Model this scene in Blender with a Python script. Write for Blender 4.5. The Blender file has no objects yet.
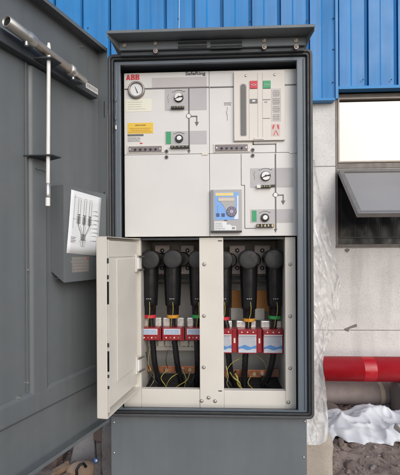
import bpy, bmesh, math, random
from mathutils import Vector, Matrix, noise
R = math.radians
random.seed(7)
S = bpy.context.scene
COL = S.collection

# ------------------------------------------------------------------ camera
H = 1.15                       # eye height; photo is 400 x 475, horizon at row 252
PU, PV, F = 200.0, 252.0, 400.0
cam_d = bpy.data.cameras.new('camera'); cam = bpy.data.objects.new('camera', cam_d); COL.objects.link(cam)
cam_d.sensor_fit = 'HORIZONTAL'; cam_d.sensor_width = 36; cam_d.lens = 36
cam_d.shift_y = (PV-237.5)/400.0
cam_d.clip_start = 0.02; cam_d.clip_end = 3000
CM = Matrix.Rotation(R(2.7), 3, 'Z') @ Matrix.Rotation(R(90), 3, 'X') @ Matrix.Rotation(R(-0.3), 3, 'Z')
cam.matrix_world = Matrix.Translation((0, 0, H)) @ CM.to_4x4()
S.camera = cam

# ------------------------------------------------------------------ light
w = bpy.data.worlds.new('World'); S.world = w; w.use_nodes = True
nt = w.node_tree; nt.nodes.clear()
sky = nt.nodes.new('ShaderNodeTexSky'); sky.sky_type = 'NISHITA'; sky.sun_disc = False
SUN_EL, SUN_AZ = R(30), R(152)           # azimuth measured clockwise from +Y: behind the photographer
sky.sun_elevation = SUN_EL; sky.sun_rotation = SUN_AZ; sky.air_density = 1.0; sky.dust_density = 1.5; sky.ozone_density = 1.0
hs = nt.nodes.new('ShaderNodeHueSaturation'); hs.inputs['Saturation'].default_value = 0.62
bg = nt.nodes.new('ShaderNodeBackground'); bg.inputs['Strength'].default_value = 0.13
wo = nt.nodes.new('ShaderNodeOutputWorld')
nt.links.new(sky.outputs[0], hs.inputs['Color']); nt.links.new(hs.outputs[0], bg.inputs[0]); nt.links.new(bg.outputs[0], wo.inputs[0])
sd = bpy.data.lights.new('sun', 'SUN'); sd.energy = 0.5; sd.angle = R(60); sd.color = (1, .97, .93)
so = bpy.data.objects.new('sun', sd); COL.objects.link(so)
sdir = Vector((math.sin(SUN_AZ)*math.cos(SUN_EL), math.cos(SUN_AZ)*math.cos(SUN_EL), math.sin(SUN_EL)))
so.rotation_euler = sdir.to_track_quat('Z', 'Y').to_euler(); so.location = (0, -3, 8)
S.view_settings.view_transform = 'Standard'; S.view_settings.look = 'None'
S.view_settings.exposure = 0.68; S.view_settings.gamma = 1

# ------------------------------------------------------------------ survey helpers (photo point -> world plane)
def ray(u, v):
    return CM @ Vector(((u-PU)/F, -(v-PV)/F, -1))
def at(u, v, Y):
    d = ray(u, v); t = Y/d.y
    return Vector((d.x*t, Y, H+d.z*t))
def rect(u0, v0, u1, v1, Y):
    um, vm = (u0+u1)/2, (v0+v1)/2
    return at(u0, vm, Y).x, at(u1, vm, Y).x, at(um, v1, Y).z, at(um, v0, Y).z

# ------------------------------------------------------------------ mesh helpers
class MB:
    def __init__(s): s.v = []; s.f = []; s.m = []; s.sm = []
    def add(s, vs, fs, m=0, smooth=False):
        b = len(s.v); s.v += [Vector(p) for p in vs]
        for f in fs:
            s.f.append([b+i for i in f]); s.m.append(m); s.sm.append(smooth)
        return s
    def box(s, x0, x1, y0, y1, z0, z1, m=0):
        if x0 > x1: x0, x1 = x1, x0
        if y0 > y1: y0, y1 = y1, y0
        if z0 > z1: z0, z1 = z1, z0
        return s.add([(x0,y0,z0),(x1,y0,z0),(x1,y1,z0),(x0,y1,z0),(x0,y0,z1),(x1,y0,z1),(x1,y1,z1),(x0,y1,z1)],
            [(0,1,5,4),(1,2,6,5),(2,3,7,6),(3,0,4,7),(4,5,6,7),(3,2,1,0)], m)
    def prism(s, poly, y0, y1, m=0):           # poly in x,z counter-clockwise seen from -y
        n = len(poly)
        vs = [(p[0], y0, p[1]) for p in poly] + [(p[0], y1, p[1]) for p in poly]
        fs = [tuple(range(n)), tuple(range(2*n-1, n-1, -1))]
        for i in range(n):
            j = (i+1) % n; fs.append((j, i, n+i, n+j))
        return s.add(vs, fs, m)
    def prism_x(s, poly, x0, x1, m=0):         # poly in y,z
        n = len(poly)
        vs = [(x0, p[0], p[1]) for p in poly] + [(x1, p[0], p[1]) for p in poly]
        fs = [tuple(range(n)), tuple(range(2*n-1, n-1, -1))]
        for i in range(n):
            j = (i+1) % n; fs.append((j, i, n+i, n+j))
        return s.add(vs, fs, m)
    def ring(s, o, i, y0, y1, m=0):            # rectangular ring; o,i = x0,x1,z0,z1
        def c(r): return [(r[0],r[2]),(r[1],r[2]),(r[1],r[3]),(r[0],r[3])]
        a, b = c(o), c(i); vs = []
        for q in (a, b):
            for y in (y0, y1): vs += [(p[0], y, p[1]) for p in q]
        fs = []
        for k in range(4):
            j = (k+1) % 4
            fs += [(k, j, 8+j, 8+k), (4+j, 4+k, 12+k, 12+j), (j, k, 4+k, 4+j), (8+k, 8+j, 12+j, 12+k)]
        return s.add(vs, fs, m)
    def tube(s, pts, rad, seg=16, m=0, caps=True, smooth=True):
        pts = [Vector(p) for p in pts]; n = len(pts)
        if not isinstance(rad, (list, tuple)): rad = [rad]*n
        vs, fs = [], []; prev = None
        far = max(pts, key=lambda q: (q-pts[0]).length); axs = (far-pts[0])
        axs = axs.normalized() if axs.length > 1e-9 else Vector((0,-1,0))
        straight = all(((q-pts[0])-axs*(q-pts[0]).dot(axs)).length < 1e-6 for q in pts)
        for k, p in enumerate(pts):
            t = axs.copy() if straight else (pts[min(k+1, n-1)]-pts[max(k-1, 0)]).normalized()
            if prev is None:
                up = Vector((0,0,1)) if abs(t.z) < .9 else Vector((0,1,0))
                nx = t.cross(up).normalized()
            else:
                nx = (prev - t*prev.dot(t)).normalized()
            prev = nx; ny = t.cross(nx)
            for q in range(seg):
                an = 2*math.pi*q/seg
                vs.append(p + (nx*math.cos(an) + ny*math.sin(an))*rad[k])
        for k in range(n-1):
            for q in range(seg):
                r_ = (q+1) % seg
                fs.append((k*seg+q, k*seg+r_, (k+1)*seg+r_, (k+1)*seg+q))
        s.add(vs, fs, m, smooth)
        if caps:
            s.add(vs[:seg], [tuple(range(seg-1, -1, -1))], m); s.add(vs[-seg:], [tuple(range(seg))], m)
        return s
    def cyl(s, p0, p1, r0, r1=None, seg=20, m=0): return s.tube([p0, p1], [r0, r0 if r1 is None else r1], seg, m)
    def ball(s, c, r, m=0, sx=1, sy=1, sz=1, seg=12, rings=8):
        c = Vector(c); vs = []; fs = []
        for i in range(rings+1):
            th = math.pi*i/rings
            for j in range(seg):
                ph = 2*math.pi*j/seg
                vs.append(c+Vector((r*sx*math.sin(th)*math.cos(ph), r*sy*math.sin(th)*math.sin(ph), r*sz*math.cos(th))))
        for i in range(rings):
            for j in range(seg):
                k = (j+1) % seg; fs.append((i*seg+j, (i+1)*seg+j, (i+1)*seg+k, i*seg+k))
        return s.add(vs, fs, m, True)
    def build(s, name, mats, parent=None, local=False, bevel=0, seg=2, weld=False):
        me = bpy.data.meshes.new(name)
        org = Vector((0,0,0))
        if parent is not None:
            if not local: org = ORG.get(parent.name, Vector((0,0,0)))
        else:
            xs = [p.x for p in s.v]; ys = [p.y for p in s.v]; zs = [p.z for p in s.v]
            org = Vector(((min(xs)+max(xs))/2, (min(ys)+max(ys))/2, min(zs)))
        me.from_pydata([p-org for p in s.v], [], s.f)
        if not isinstance(mats, (list, tuple)): mats = [mats]
        for q in mats: me.materials.append(q)
        for p, k, sm in zip(me.polygons, s.m, s.sm): p.material_index = k; p.use_smooth = sm
        bm = bmesh.new(); bm.from_mesh(me)
        if weld: bmesh.ops.remove_doubles(bm, verts=bm.verts, dist=1e-5)
        bmesh.ops.recalc_face_normals(bm, faces=bm.faces); bm.to_mesh(me); bm.free()
        o = bpy.data.objects.new(name, me); COL.objects.link(o)
        if parent is not None: o.parent = parent
        else: o.location = org
        ORG[o.name] = org
        if bevel:
            b = o.modifiers.new('bevel', 'BEVEL'); b.width = bevel; b.segments = seg; b.limit_method = 'ANGLE'; b.angle_limit = R(40)
        return o
ORG = {}
def empty(name, loc, label, cat, group=None):
    o = bpy.data.objects.new(name, None); COL.objects.link(o); o.location = loc; o.empty_display_size = .05
    ORG[o.name] = Vector(loc); tag(o, label, cat, group); return o
def tag(o, label=None, cat=None, group=None, kind=None):
    if label: o['label'] = label
    if cat: o['category'] = cat
    if group: o['group'] = group
    if kind: o['kind'] = kind
    return o
def stamp(src, name, parent, loc):             # another object sharing src's mesh (world location)
    o = bpy.data.objects.new(name, src); COL.objects.link(o); o.parent = parent
    o.location = Vector(loc) - ORG.get(parent.name, Vector((0,0,0))); return o

# ------------------------------------------------------------------ materials
def mat(name, col, rough=.5, metal=0, var=.08, vs=6, bump=0, bs=60, streak=0, dust=0, dustcol=(.45,.42,.38), spec=.5, detail=5, rvar=.12):
    m = bpy.data.materials.new(name); m.use_nodes = True; t = m.node_tree; n = t.nodes; L = t.links
    b = n['Principled BSDF']; tc = n.new('ShaderNodeTexCoord')
    b.inputs['Metallic'].default_value = metal; b.inputs['Specular IOR Level'].default_value = spec
    nz = n.new('ShaderNodeTexNoise'); nz.inputs['Scale'].default_value = vs; nz.inputs['Detail'].default_value = detail; nz.inputs['Roughness'].default_value = .6
    L.new(tc.outputs['Object'], nz.inputs['Vector'])
    mr = n.new('ShaderNodeMapRange'); mr.inputs[1].default_value = .3; mr.inputs[2].default_value = .7
    mr.inputs[3].default_value = 1-var; mr.inputs[4].default_value = 1+var; L.new(nz.outputs[0], mr.inputs[0])
    mx = n.new('ShaderNodeVectorMath'); mx.operation = 'SCALE'; mx.inputs[0].default_value = col[:3]; L.new(mr.outputs[0], mx.inputs['Scale'])
    out = mx.outputs[0]
    if streak:
        mp = n.new('ShaderNodeMapping'); mp.inputs['Scale'].default_value = (14, 14, .7); L.new(tc.outputs['Object'], mp.inputs[0])
        n2 = n.new('ShaderNodeTexNoise'); n2.inputs['Scale'].default_value = 2.2; n2.inputs['Detail'].default_value = 6; L.new(mp.outputs[0], n2.inputs['Vector'])
        m2 = n.new('ShaderNodeMapRange'); m2.inputs[1].default_value = .35; m2.inputs[2].default_value = .75; m2.inputs[3].default_value = 1+streak*.4; m2.inputs[4].default_value = 1-streak
        L.new(n2.outputs[0], m2.inputs[0])
        m3 = n.new('ShaderNodeVectorMath'); m3.operation = 'SCALE'; L.new(out, m3.inputs[0]); L.new(m2.outputs[0], m3.inputs['Scale']); out = m3.outputs[0]
    if dust:
        n4 = n.new('ShaderNodeTexNoise'); n4.inputs['Scale'].default_value = vs*1.7; n4.inputs['Detail'].default_value = 9; n4.inputs['Roughness'].default_value = .72
        L.new(tc.outputs['Object'], n4.inputs['Vector'])
        m4 = n.new('ShaderNodeMapRange'); m4.inputs[1].default_value = .48; m4.inputs[2].default_value = .78; m4.inputs[3].default_value = 0; m4.inputs[4].default_value = dust
        L.new(n4.outputs[0], m4.inputs[0])
        mm = n.new('ShaderNodeMix'); mm.data_type = 'RGBA'; L.new(m4.outputs[0], mm.inputs[0]); L.new(out, mm.inputs[6]); mm.inputs[7].default_value = (*dustcol, 1); out = mm.outputs[2]
    L.new(out, b.inputs['Base Color'])
    rr = n.new('ShaderNodeMapRange'); rr.inputs[1].default_value = .3; rr.inputs[2].default_value = .7
    rr.inputs[3].default_value = max(.02, rough-rvar); rr.inputs[4].default_value = min(1, rough+rvar)
    n5 = n.new('ShaderNodeTexNoise'); n5.inputs['Scale'].default_value = vs*2.3; n5.inputs['Detail'].default_value = 6; L.new(tc.outputs['Object'], n5.inputs['Vector'])
    L.new(n5.outputs[0], rr.inputs[0]); L.new(rr.outputs[0], b.inputs['Roughness'])
    if bump:
        n3 = n.new('ShaderNodeTexNoise'); n3.inputs['Scale'].default_value = bs; n3.inputs['Detail'].default_value = 4; L.new(tc.outputs['Object'], n3.inputs['Vector'])
        bp = n.new('ShaderNodeBump'); bp.inputs['Strength'].default_value = bump; bp.inputs['Distance'].default_value = .004
        L.new(n3.outputs[0], bp.inputs['Height']); L.new(bp.outputs[0], b.inputs['Normal'])
    return m
GREY = mat('grey_powder_coat', (.130,.148,.160), .42, var=.06, vs=3, bump=.06, bs=500, dust=.18, dustcol=(.26,.25,.24), streak=.07)
FLNG = mat('blue_grey_flange', (.115,.142,.170), .34, var=.05, vs=3, dust=.08, dustcol=(.26,.25,.24))  # flange grey, slightly bluer than the plinth grey
GREYD = mat('grey_door_coat', (.128,.141,.148), .46, var=.08, vs=2.5, bump=.06, bs=450, dust=.22, dustcol=(.22,.21,.20), streak=.09)
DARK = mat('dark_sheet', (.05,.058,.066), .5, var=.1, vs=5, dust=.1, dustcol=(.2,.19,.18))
RUBBER = mat('rubber_gasket', (.022,.024,.027), .5, var=.2, vs=20)
CREAM = mat('cream_panel', (.69,.673,.65), .40, var=.04, vs=3, bump=.03, bs=300, dust=.09, dustcol=(.5,.45,.38))
CREAM2 = mat('cream_frame', (.68,.645,.585), .42, var=.04, vs=5, bump=.04, bs=300, dust=.09, dustcol=(.42,.36,.29))
CREAMW = mat('breaker_cover', (.69,.645,.595), .42, var=.025, vs=4)
LINER = mat('galvanised_liner', (.52,.50,.47), .5, metal=.0, var=.12, vs=9, dust=.25, dustcol=(.3,.26,.22))
STEEL = mat('zinc_steel', (.62,.60,.57), .3, metal=.9, var=.15, vs=30)
STEELT = mat('stainless_tube', (.52,.50,.46), .38, metal=.8, var=.06, vs=9, dust=.12, dustcol=(.3,.26,.2), rvar=.05)
WHITE = mat('white_paint', (.78,.77,.74), .4, var=.06, vs=20, dust=.1)
PAPER = mat('paper', (.78,.79,.80), .7, var=.03, vs=8)
LABELW = mat('pale_label', (.78,.76,.64), .4, var=.03, vs=20)
LGREY = mat('light_grey_print', (.47,.455,.46), .5, var=.03, vs=8)
LINE = mat('mimic_print', (.13,.12,.12), .5, var=.06)
BLACK = mat('black_plastic', (.012,.012,.013), .4, var=.2, vs=20)
BLACKR = mat('black_rubber', (.010,.010,.012), .27, var=.15, vs=12, rvar=.06)
INK = mat('ink', (.10,.10,.105), .6, var=.05)
INKL = mat('pale_ink', (.30,.29,.29), .6, var=.05)
RED = mat('red_logo', (.62,.02,.03), .4, var=.03)
REDL = mat('red_label', (.60,.03,.05), .4, var=.04)
GREEN = mat('green_label', (.03,.32,.13), .4, var=.04)
YEL = mat('yellow_label', (.80,.53,.06), .45, var=.03)
ORNG = mat('amber_tape', (.75,.33,.03), .5, var=.05)
REDT = mat('red_tape', (.6,.03,.05), .5, var=.05)
GRNT = mat('green_tape', (.03,.42,.10), .5, var=.05)
REDBOX = mat('red_moulded_plastic', (.30,.010,.020), .38, var=.08, vs=18, dust=.08)
BOXLAB = mat('box_label', (.60,.62,.68), .4, var=.05, vs=40)
BLUEP = mat('blue_print', (.10,.27,.58), .4, var=.06)
RELBLUE = mat('relay_blue', (.20,.40,.78), .4, var=.04)
RELGREY = mat('relay_grey', (.42,.41,.41), .45, var=.04)
LCD = mat('relay_display', (.62,.55,.46), .3, var=.03)
PURP = mat('keypad_grey', (.16,.14,.20), .4, var=.05)
SLOT = mat('slot_grey', (.14,.135,.13), .35, var=.1)
MAUVE = mat('indicator_strip', (.20,.165,.17), .4, var=.08, vs=30)
CLAMP = mat('bright_clamp', (.74,.72,.69), .28, metal=.45, var=.2, vs=40)
COPPER = mat('copper_bar', (.44,.18,.10), .38, metal=.75, var=.25, vs=25)
PINK = mat('bushing_plate', (.74,.64,.64), .5, var=.10, vs=15)
OCHRE = mat('barrier_board', (.52,.22,.05), .6, var=.1, vs=15)
WIREY = mat('earth_wire', (.46,.39,.09), .5, var=.35, vs=120)
BLUE = mat('blue_cladding', (.013,.195,.500), .40, var=.07, vs=1.3, streak=.18, dust=.2, dustcol=(.13,.27,.43))
TRIM = mat('blue_trim', (.028,.22,.50), .36, var=.05, vs=2)
WFRAME = mat('window_frame', (.15,.125,.11), .45, var=.1, vs=10, dust=.25, dustcol=(.3,.27,.24))
SASHF = mat('sash_frame', (.24,.23,.22), .4, metal=.3, var=.08, vs=10, dust=.2)
PIPER = mat('red_pipe_paint', (.52,.010,.020), .32, var=.07, vs=5, dust=.14, dustcol=(.40,.16,.14))
PIPEG = mat('grey_pipe', (.24,.20,.19), .8, var=.2, vs=9, bump=.3, bs=50, dust=.5, dustcol=(.22,.16,.13))
TANB = mat('tan_band', (.42,.34,.26), .7, var=.1)
CLOTH = mat('white_sheeting', (.64,.65,.68), .4, var=.05, vs=8, bump=.5, bs=16, dust=.1, dustcol=(.55,.5,.46))
WOOD = mat('timber', (.30,.19,.12), .8, var=.3, vs=12, streak=.3, bump=.3, bs=80)
SACK = mat('tan_canvas', (.38,.26,.18), .85, var=.2, vs=10, bump=.3, bs=90)
BLUEC = mat('blue_cap', (.05,.15,.45), .3, var=.05)
TARP = mat('black_tarpaulin', (.007,.009,.012), .42, var=.3, vs=6, bump=.3, bs=14)
INT = mat('dark_interior', (.05,.05,.05), .9)

def concrete(name, c, c2, pits=.5, scale=1, stain=.3, patch=None):
    m = bpy.data.materials.new(name); m.use_nodes = True; t = m.node_tree; n = t.nodes; L = t.links
    b = n['Principled BSDF']; b.inputs['Roughness'].default_value = .9; b.inputs['Specular IOR Level'].default_value = .25
    tc = n.new('ShaderNodeTexCoord')
    a = n.new('ShaderNodeTexNoise'); a.inputs['Scale'].default_value = patch or 2.2*scale; a.inputs['Detail'].default_value = 9; a.inputs['Roughness'].default_value = .65; L.new(tc.outputs['Object'], a.inputs['Vector'])
    ra = n.new('ShaderNodeValToRGB'); ra.color_ramp.elements[0].position = .32; ra.color_ramp.elements[1].position = .7
    ra.color_ramp.elements[0].color = (*c2, 1); ra.color_ramp.elements[1].color = (*c, 1); L.new(a.outputs[0], ra.inputs[0])
    mp = n.new('ShaderNodeMapping'); mp.inputs['Scale'].default_value = (5, 5, .6); L.new(tc.outputs['Object'], mp.inputs[0])
    s2 = n.new('ShaderNodeTexNoise'); s2.inputs['Scale'].default_value = 1.6; s2.inputs['Detail'].default_value = 7; L.new(mp.outputs[0], s2.inputs['Vector'])
    r2 = n.new('ShaderNodeMapRange'); r2.inputs[1].default_value = .45; r2.inputs[2].default_value = .72; r2.inputs[3].default_value = 1; r2.inputs[4].default_value = 1-stain; L.new(s2.outputs[0], r2.inputs[0])
    v1 = n.new('ShaderNodeVectorMath'); v1.operation = 'SCALE'; L.new(ra.outputs[0], v1.inputs[0]); L.new(r2.outputs[0], v1.inputs['Scale'])
    p = n.new('ShaderNodeTexNoise'); p.inputs['Scale'].default_value = 55*scale; p.inputs['Detail'].default_value = 3; L.new(tc.outputs['Object'], p.inputs['Vector'])
    pr = n.new('ShaderNodeMapRange'); pr.inputs[1].default_value = .34; pr.inputs[2].default_value = .44; pr.inputs[3].default_value = 1-pits; pr.inputs[4].default_value = 1; L.new(p.outputs[0], pr.inputs[0])
    v2 = n.new('ShaderNodeVectorMath'); v2.operation = 'SCALE'; L.new(v1.outputs[0], v2.inputs[0]); L.new(pr.outputs[0], v2.inputs['Scale'])
    L.new(v2.outputs[0], b.inputs['Base Color'])
    f = n.new('ShaderNodeTexNoise'); f.inputs['Scale'].default_value = 130*scale; f.inputs['Detail'].default_value = 4; L.new(tc.outputs['Object'], f.inputs['Vector'])
    ad = n.new('ShaderNodeMath'); ad.operation = 'MULTIPLY_ADD'; L.new(pr.outputs[0], ad.inputs[0]); ad.inputs[1].default_value = 1.2; L.new(f.outputs[0], ad.inputs[2])
    bp = n.new('ShaderNodeBump'); bp.inputs['Strength'].default_value = .45; bp.inputs['Distance'].default_value = .004; L.new(ad.outputs[0], bp.inputs['Height']); L.new(bp.outputs[0], b.inputs['Normal'])
    return m
WALLC = concrete('aerated_wall', (.81,.785,.76), (.60,.575,.55), .26, 2.0, .20, 1.6)
CONC = concrete('cast_concrete', (.46,.41,.35), (.38,.33,.28), .10, 1.6, .15)
CONCG = concrete('grey_concrete', (.25,.22,.21), (.17,.15,.14), .2, 1.5, .2)
STONEM = concrete('stone', (.21,.165,.15), (.13,.10,.09), .2, 4, .1)
STONEG = concrete('stone_grey', (.27,.24,.23), (.18,.16,.15), .2, 4, .1)
SOIL = concrete('soil', (.31,.245,.215), (.18,.140,.122), .45, 1.6, .1)
BRICKM = concrete('brick_clay', (.22,.155,.135), (.14,.10,.085), .3, 4, .1)

def glass_reflective(name, col, rough):
    m = bpy.data.materials.new(name); m.use_nodes = True; b = m.node_tree.nodes['Principled BSDF']
    b.inputs['Base Color'].default_value = (*col, 1); b.inputs['Metallic'].default_value = 1; b.inputs['Roughness'].default_value = rough
    return m
GLASS = glass_reflective('coated_glass', (.25,.246,.226), .03)
GLASS2 = mat('dusty_glass', (.31,.30,.30), .3, var=.05, vs=2, spec=.5)
def plastic_film(name):
    m = bpy.data.materials.new(name); m.use_nodes = True; t = m.node_tree; n = t.nodes; L = t.links
    n.remove(n['Principled BSDF'])
    tr = n.new('ShaderNodeBsdfTransparent'); df = n.new('ShaderNodeBsdfDiffuse'); df.inputs[0].default_value = (.92,.91,.90,1)
    tl = n.new('ShaderNodeBsdfTranslucent'); tl.inputs[0].default_value = (.92,.91,.90,1); gl = n.new('ShaderNodeBsdfGlossy'); gl.inputs['Roughness'].default_value = .22; gl.inputs[0].default_value = (1,1,1,1)
    m1 = n.new('ShaderNodeMixShader'); m1.inputs[0].default_value = .25; L.new(df.outputs[0], m1.inputs[1]); L.new(tl.outputs[0], m1.inputs[2])
    m2 = n.new('ShaderNodeMixShader'); L.new(tr.outputs[0], m2.inputs[1]); L.new(m1.outputs[0], m2.inputs[2])
    m3 = n.new('ShaderNodeMixShader'); L.new(m2.outputs[0], m3.inputs[1]); L.new(gl.outputs[0], m3.inputs[2])
    tc = n.new('ShaderNodeTexCoord')
    a = n.new('ShaderNodeTexNoise'); a.inputs['Scale'].default_value = 9; a.inputs['Detail'].default_value = 6; a.inputs['Roughness'].default_value = .6; a.inputs['Distortion'].default_value = .8; L.new(tc.outputs['Object'], a.inputs['Vector'])
    r = n.new('ShaderNodeMapRange'); r.inputs[1].default_value = .38; r.inputs[2].default_value = .66; r.inputs[3].default_value = .12; r.inputs[4].default_value = .46; L.new(a.outputs[0], r.inputs[0])
    sp_ = n.new('ShaderNodeSeparateXYZ'); L.new(tc.outputs['Object'], sp_.inputs[0])
    rz = n.new('ShaderNodeMapRange'); rz.inputs[1].default_value = .15; rz.inputs[2].default_value = .60; rz.inputs[3].default_value = .34; rz.inputs[4].default_value = .04; L.new(sp_.outputs[2], rz.inputs[0])
    ad = n.new('ShaderNodeMath'); ad.operation = 'ADD'; ad.use_clamp = True; L.new(r.outputs[0], ad.inputs[0]); L.new(rz.outputs[0], ad.inputs[1]); L.new(ad.outputs[0], m2.inputs[0])
    v = n.new('ShaderNodeTexNoise'); v.inputs['Scale'].default_value = 16; v.inputs['Detail'].default_value = 2; v.inputs['Distortion'].default_value = 1.5; L.new(tc.outputs['Object'], v.inputs['Vector'])
    bp = n.new('ShaderNodeBump'); bp.inputs['Strength'].default_value = .3; bp.inputs['Distance'].default_value = .006; L.new(v.outputs[0], bp.inputs['Height']); L.new(bp.outputs[0], gl.inputs['Normal'])
    fr = n.new('ShaderNodeLayerWeight'); fr.inputs['Blend'].default_value = .30; L.new(bp.outputs[0], fr.inputs['Normal'])
    sc_ = n.new('ShaderNodeMath'); sc_.operation = 'MULTIPLY'; sc_.inputs[1].default_value = .36; L.new(fr.outputs['Fresnel'], sc_.inputs[0]); L.new(sc_.outputs[0], m3.inputs[0])
    L.new(m3.outputs[0], n['Material Output'].inputs[0])
    return m
FILM = plastic_film('clear_film')

# ================================================================== SETTING: ground
def fbm(x, y, sc, o=4):
    return noise.fractal(Vector((x*sc, y*sc, 3.7)), 1.0, 2.1, o)
def gz(x, y):
    near = max(0.0, 1-max(0, abs(x-.2)-2.2)/2) * max(0.0, 1-max(0, abs(y-2.2)-1.6)/2)
    z = .02*fbm(x, y, 1.7) + near*(.018*fbm(x, y, 7) + .010*fbm(x, y, 22) + .006*fbm(x, y, 60, 2))
    return .03 + z*(.3+.7*near)
def axis(lo, hi, step, far):
    a = []; x = lo
    while x <= hi+1e-6: a.append(x); x += step
    d = step*2; r_ = hi; l_ = lo; right = []; left = []
    while r_ < far: r_ += d; l_ -= d; right.append(r_); left.append(l_); d *= 1.5
    return left[::-1]+a+right
xs = axis(-1.3, 2.0, .014, 600); ys = axis(1.5, 3.1, .014, 600)
g = MB(); W_ = len(xs)
g.v = [Vector((x, y, gz(x, y))) for y in ys for x in xs]
g.f = [(j*W_+i, j*W_+i+1, (j+1)*W_+i+1, (j+1)*W_+i) for j in range(len(ys)-1) for i in range(W_-1)]
g.m = [0]*len(g.f); g.sm = [True]*len(g.f)
ground = tag(g.build('ground', SOIL), 'bare brown rubbly soil at the foot of the wall', None, None, 'structure')

# ================================================================== warehouse
YB = 3.10
def zb(v, u=350, Y=YB): return at(u, v, Y).z
def xb(u, v=200, Y=YB): return at(u, v, Y).x
xw0 = xb(335.6); xw1 = xw0+2.2
z_sill = zb(246.5); z_head = zb(93.5); z_clad = zb(102, 324); z_clad2 = zb(90.5, 365)
z_j1 = zb(166.5, 325); z_j2 = zb(330.5, 360)
bld = empty('warehouse', (0, YB, 0), 'warehouse with blue ribbed cladding over pale block wall behind the cabinet', 'building')
gap = .003
XL, XR = -7.0, 7.5
def wpanel(poly):
    return MB().prism(poly, YB, YB+.15).build('wall_panel', WALLC, bld, bevel=.004)
vj = [-6.9, -4.5, -1.9]      # hidden vertical joints left of the photo
def rectp(a, b, c, d): return [(a, c), (b, c), (b, d), (a, d)]
# lowest course, sill course (L-shaped round the window) and head course
for a, b in ((-7, -4.5), (-4.5, -1.9), (-1.9, 2.05), (2.05, 4.7), (4.7, 7.5)):
    wpanel(rectp(a+gap, b-gap, -.4, z_j2-gap))
for a, b in ((-7, -4.5), (-4.5, -1.9)):
    wpanel(rectp(a+gap, b-gap, z_j2+gap, z_j1-gap)); wpanel(rectp(a+gap, b-gap, z_j1+gap, z_clad+.10))
wpanel([(-1.9+gap, z_j2+gap), (xw1-.9, z_j2+gap), (xw1-.9, z_sill), (xw0, z_sill), (xw0, z_j1-gap), (-1.9+gap, z_j1-gap)])
wpanel(rectp(-1.9+gap, xw0, z_j1+gap, z_clad+.10))
wpanel([(xw1-.9+2*gap, z_j2+gap), (5-gap, z_j2+gap), (5-gap, z_j1-gap), (xw1, z_j1-gap), (xw1, z_sill), (xw1-.9+2*gap, z_sill)])
wpanel(rectp(xw1, 5-gap, z_j1+gap, z_clad2+.10)); wpanel(rectp(5+gap, 7.5, z_j2+gap, z_j1-gap)); wpanel(rectp(5+gap, 7.5, z_j1+gap, z_clad2+.10))
MORT = mat('mortar', (.36,.33,.30), .9, var=.15, vs=20)
MB().box(-7, 7.5, YB+.004, YB+.145, z_j2-gap+.0003, z_j2+gap-.0003).build('mortar_joint', MORT, bld)
MB().box(-7, xw0-.001, YB+.004, YB+.145, z_j1-gap+.0003, z_j1+gap-.0003).build('mortar_joint', MORT, bld)
# broken-out chip at the joint
p = at(350, 327.5, YB-.004)
MB().prism([(p.x-.045,p.z-.012),(p.x-.012,p.z-.034),(p.x-.002,p.z-.010),(p.x+.055,p.z+.006),(p.x+.05,p.z+.028),(p.x+.01,p.z+.012)], YB-.004, YB+.01).build('mortar_chip', STONEG, bld, bevel=.002)
p = at(347, 250, YB-.004)
MB().prism([(p.x-.02,p.z-.0),(p.x-.004,p.z-.02),(p.x+.012,p.z-.014),(p.x+.024,p.z+.004),(p.x,p.z+.014)], YB-.003, YB+.01).build('mortar_chip', STONEG, bld, bevel=.003)
# cladding sheets: pitch measured from the dark joints in the photo
pitch = xb(394, 40)-xb(365, 40); x_ref = xb(365, 40); yc = YB-.055; z_top = 5.2
def clad_sheet(k0, k1, zbot, x_lo=None, x_hi=None):
    prof = []
    for k in range(k0, k1):
        b = x_ref+k*pitch
        prof += [(b-.006, 0), (b-.006, .034), (b+.006, .034), (b+.006, -.004), (b+pitch*.40, -.004), (b+pitch*.47, .012), (b+pitch*.90, .012)]
    prof.append((x_ref+k1*pitch-.0063, 0))
    prof = [(x, y) for x, y in prof if (x_lo is None or x >= x_lo) and (x_hi is None or x <= x_hi)]
    if x_lo is not None: prof = [(x_lo, 0.0)]+prof
    if x_hi is not None: prof = prof+[(x_hi, 0.0)]
    m = MB(); n = len(prof); vs = []
    for z in (zbot, z_top):
        vs += [(x, yc+y, z) for x, y in prof]
    m.add(vs, [(i, i+1, n+i+1, n+i) for i in range(n-1)])
    o = m.build('cladding_sheet', BLUE, bld)
    s_ = o.modifiers.new('thick', 'SOLIDIFY'); s_.thickness = .0012; s_.offset = 1
    return o
x_tr = xb(334.3, 80)
for k in range(-30, -3, 4): clad_sheet(k, k+4, z_clad+.006, x_lo=None)
clad_sheet(-2, 0, z_clad+.006, None, x_tr-.011)
clad_sheet(-2, 4, z_clad2+.008, x_tr+.011, None)
for k in range(4, 28, 4): clad_sheet(k, k+4, z_clad2+.008)
MB().box(x_tr-.012, x_tr+.010, yc-.018, yc+.02, z_clad-.003, z_top).build('corner_trim', TRIM, bld, bevel=.002)
MB().prism_x([(yc-.016, z_clad-.012), (yc+.05, z_clad-.012), (yc+.05, z_clad+.004), (yc-.010, z_clad+.006)], -7, x_tr-.013).build('drip_trim', TRIM, bld)
MB().prism_x([(yc-.020, z_clad2-.014), (yc+.05, z_clad2-.014), (yc+.05, z_clad2+.004), (yc-.012, z_clad2+.010)], x_tr+.012, 7.5).build('drip_trim', TRIM, bld)
me_s = MB().cyl((0,0,0), (0,-.006,0), .0055, .004, 10).build('fixing_screw', [mat('blue_fixing', (.02,.05,.12), .4)], bld, local=True); 
fixm = me_s.data
p = at(178.5, 18.5, yc-.006); me_s.location = p-ORG[bld.name]
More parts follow.
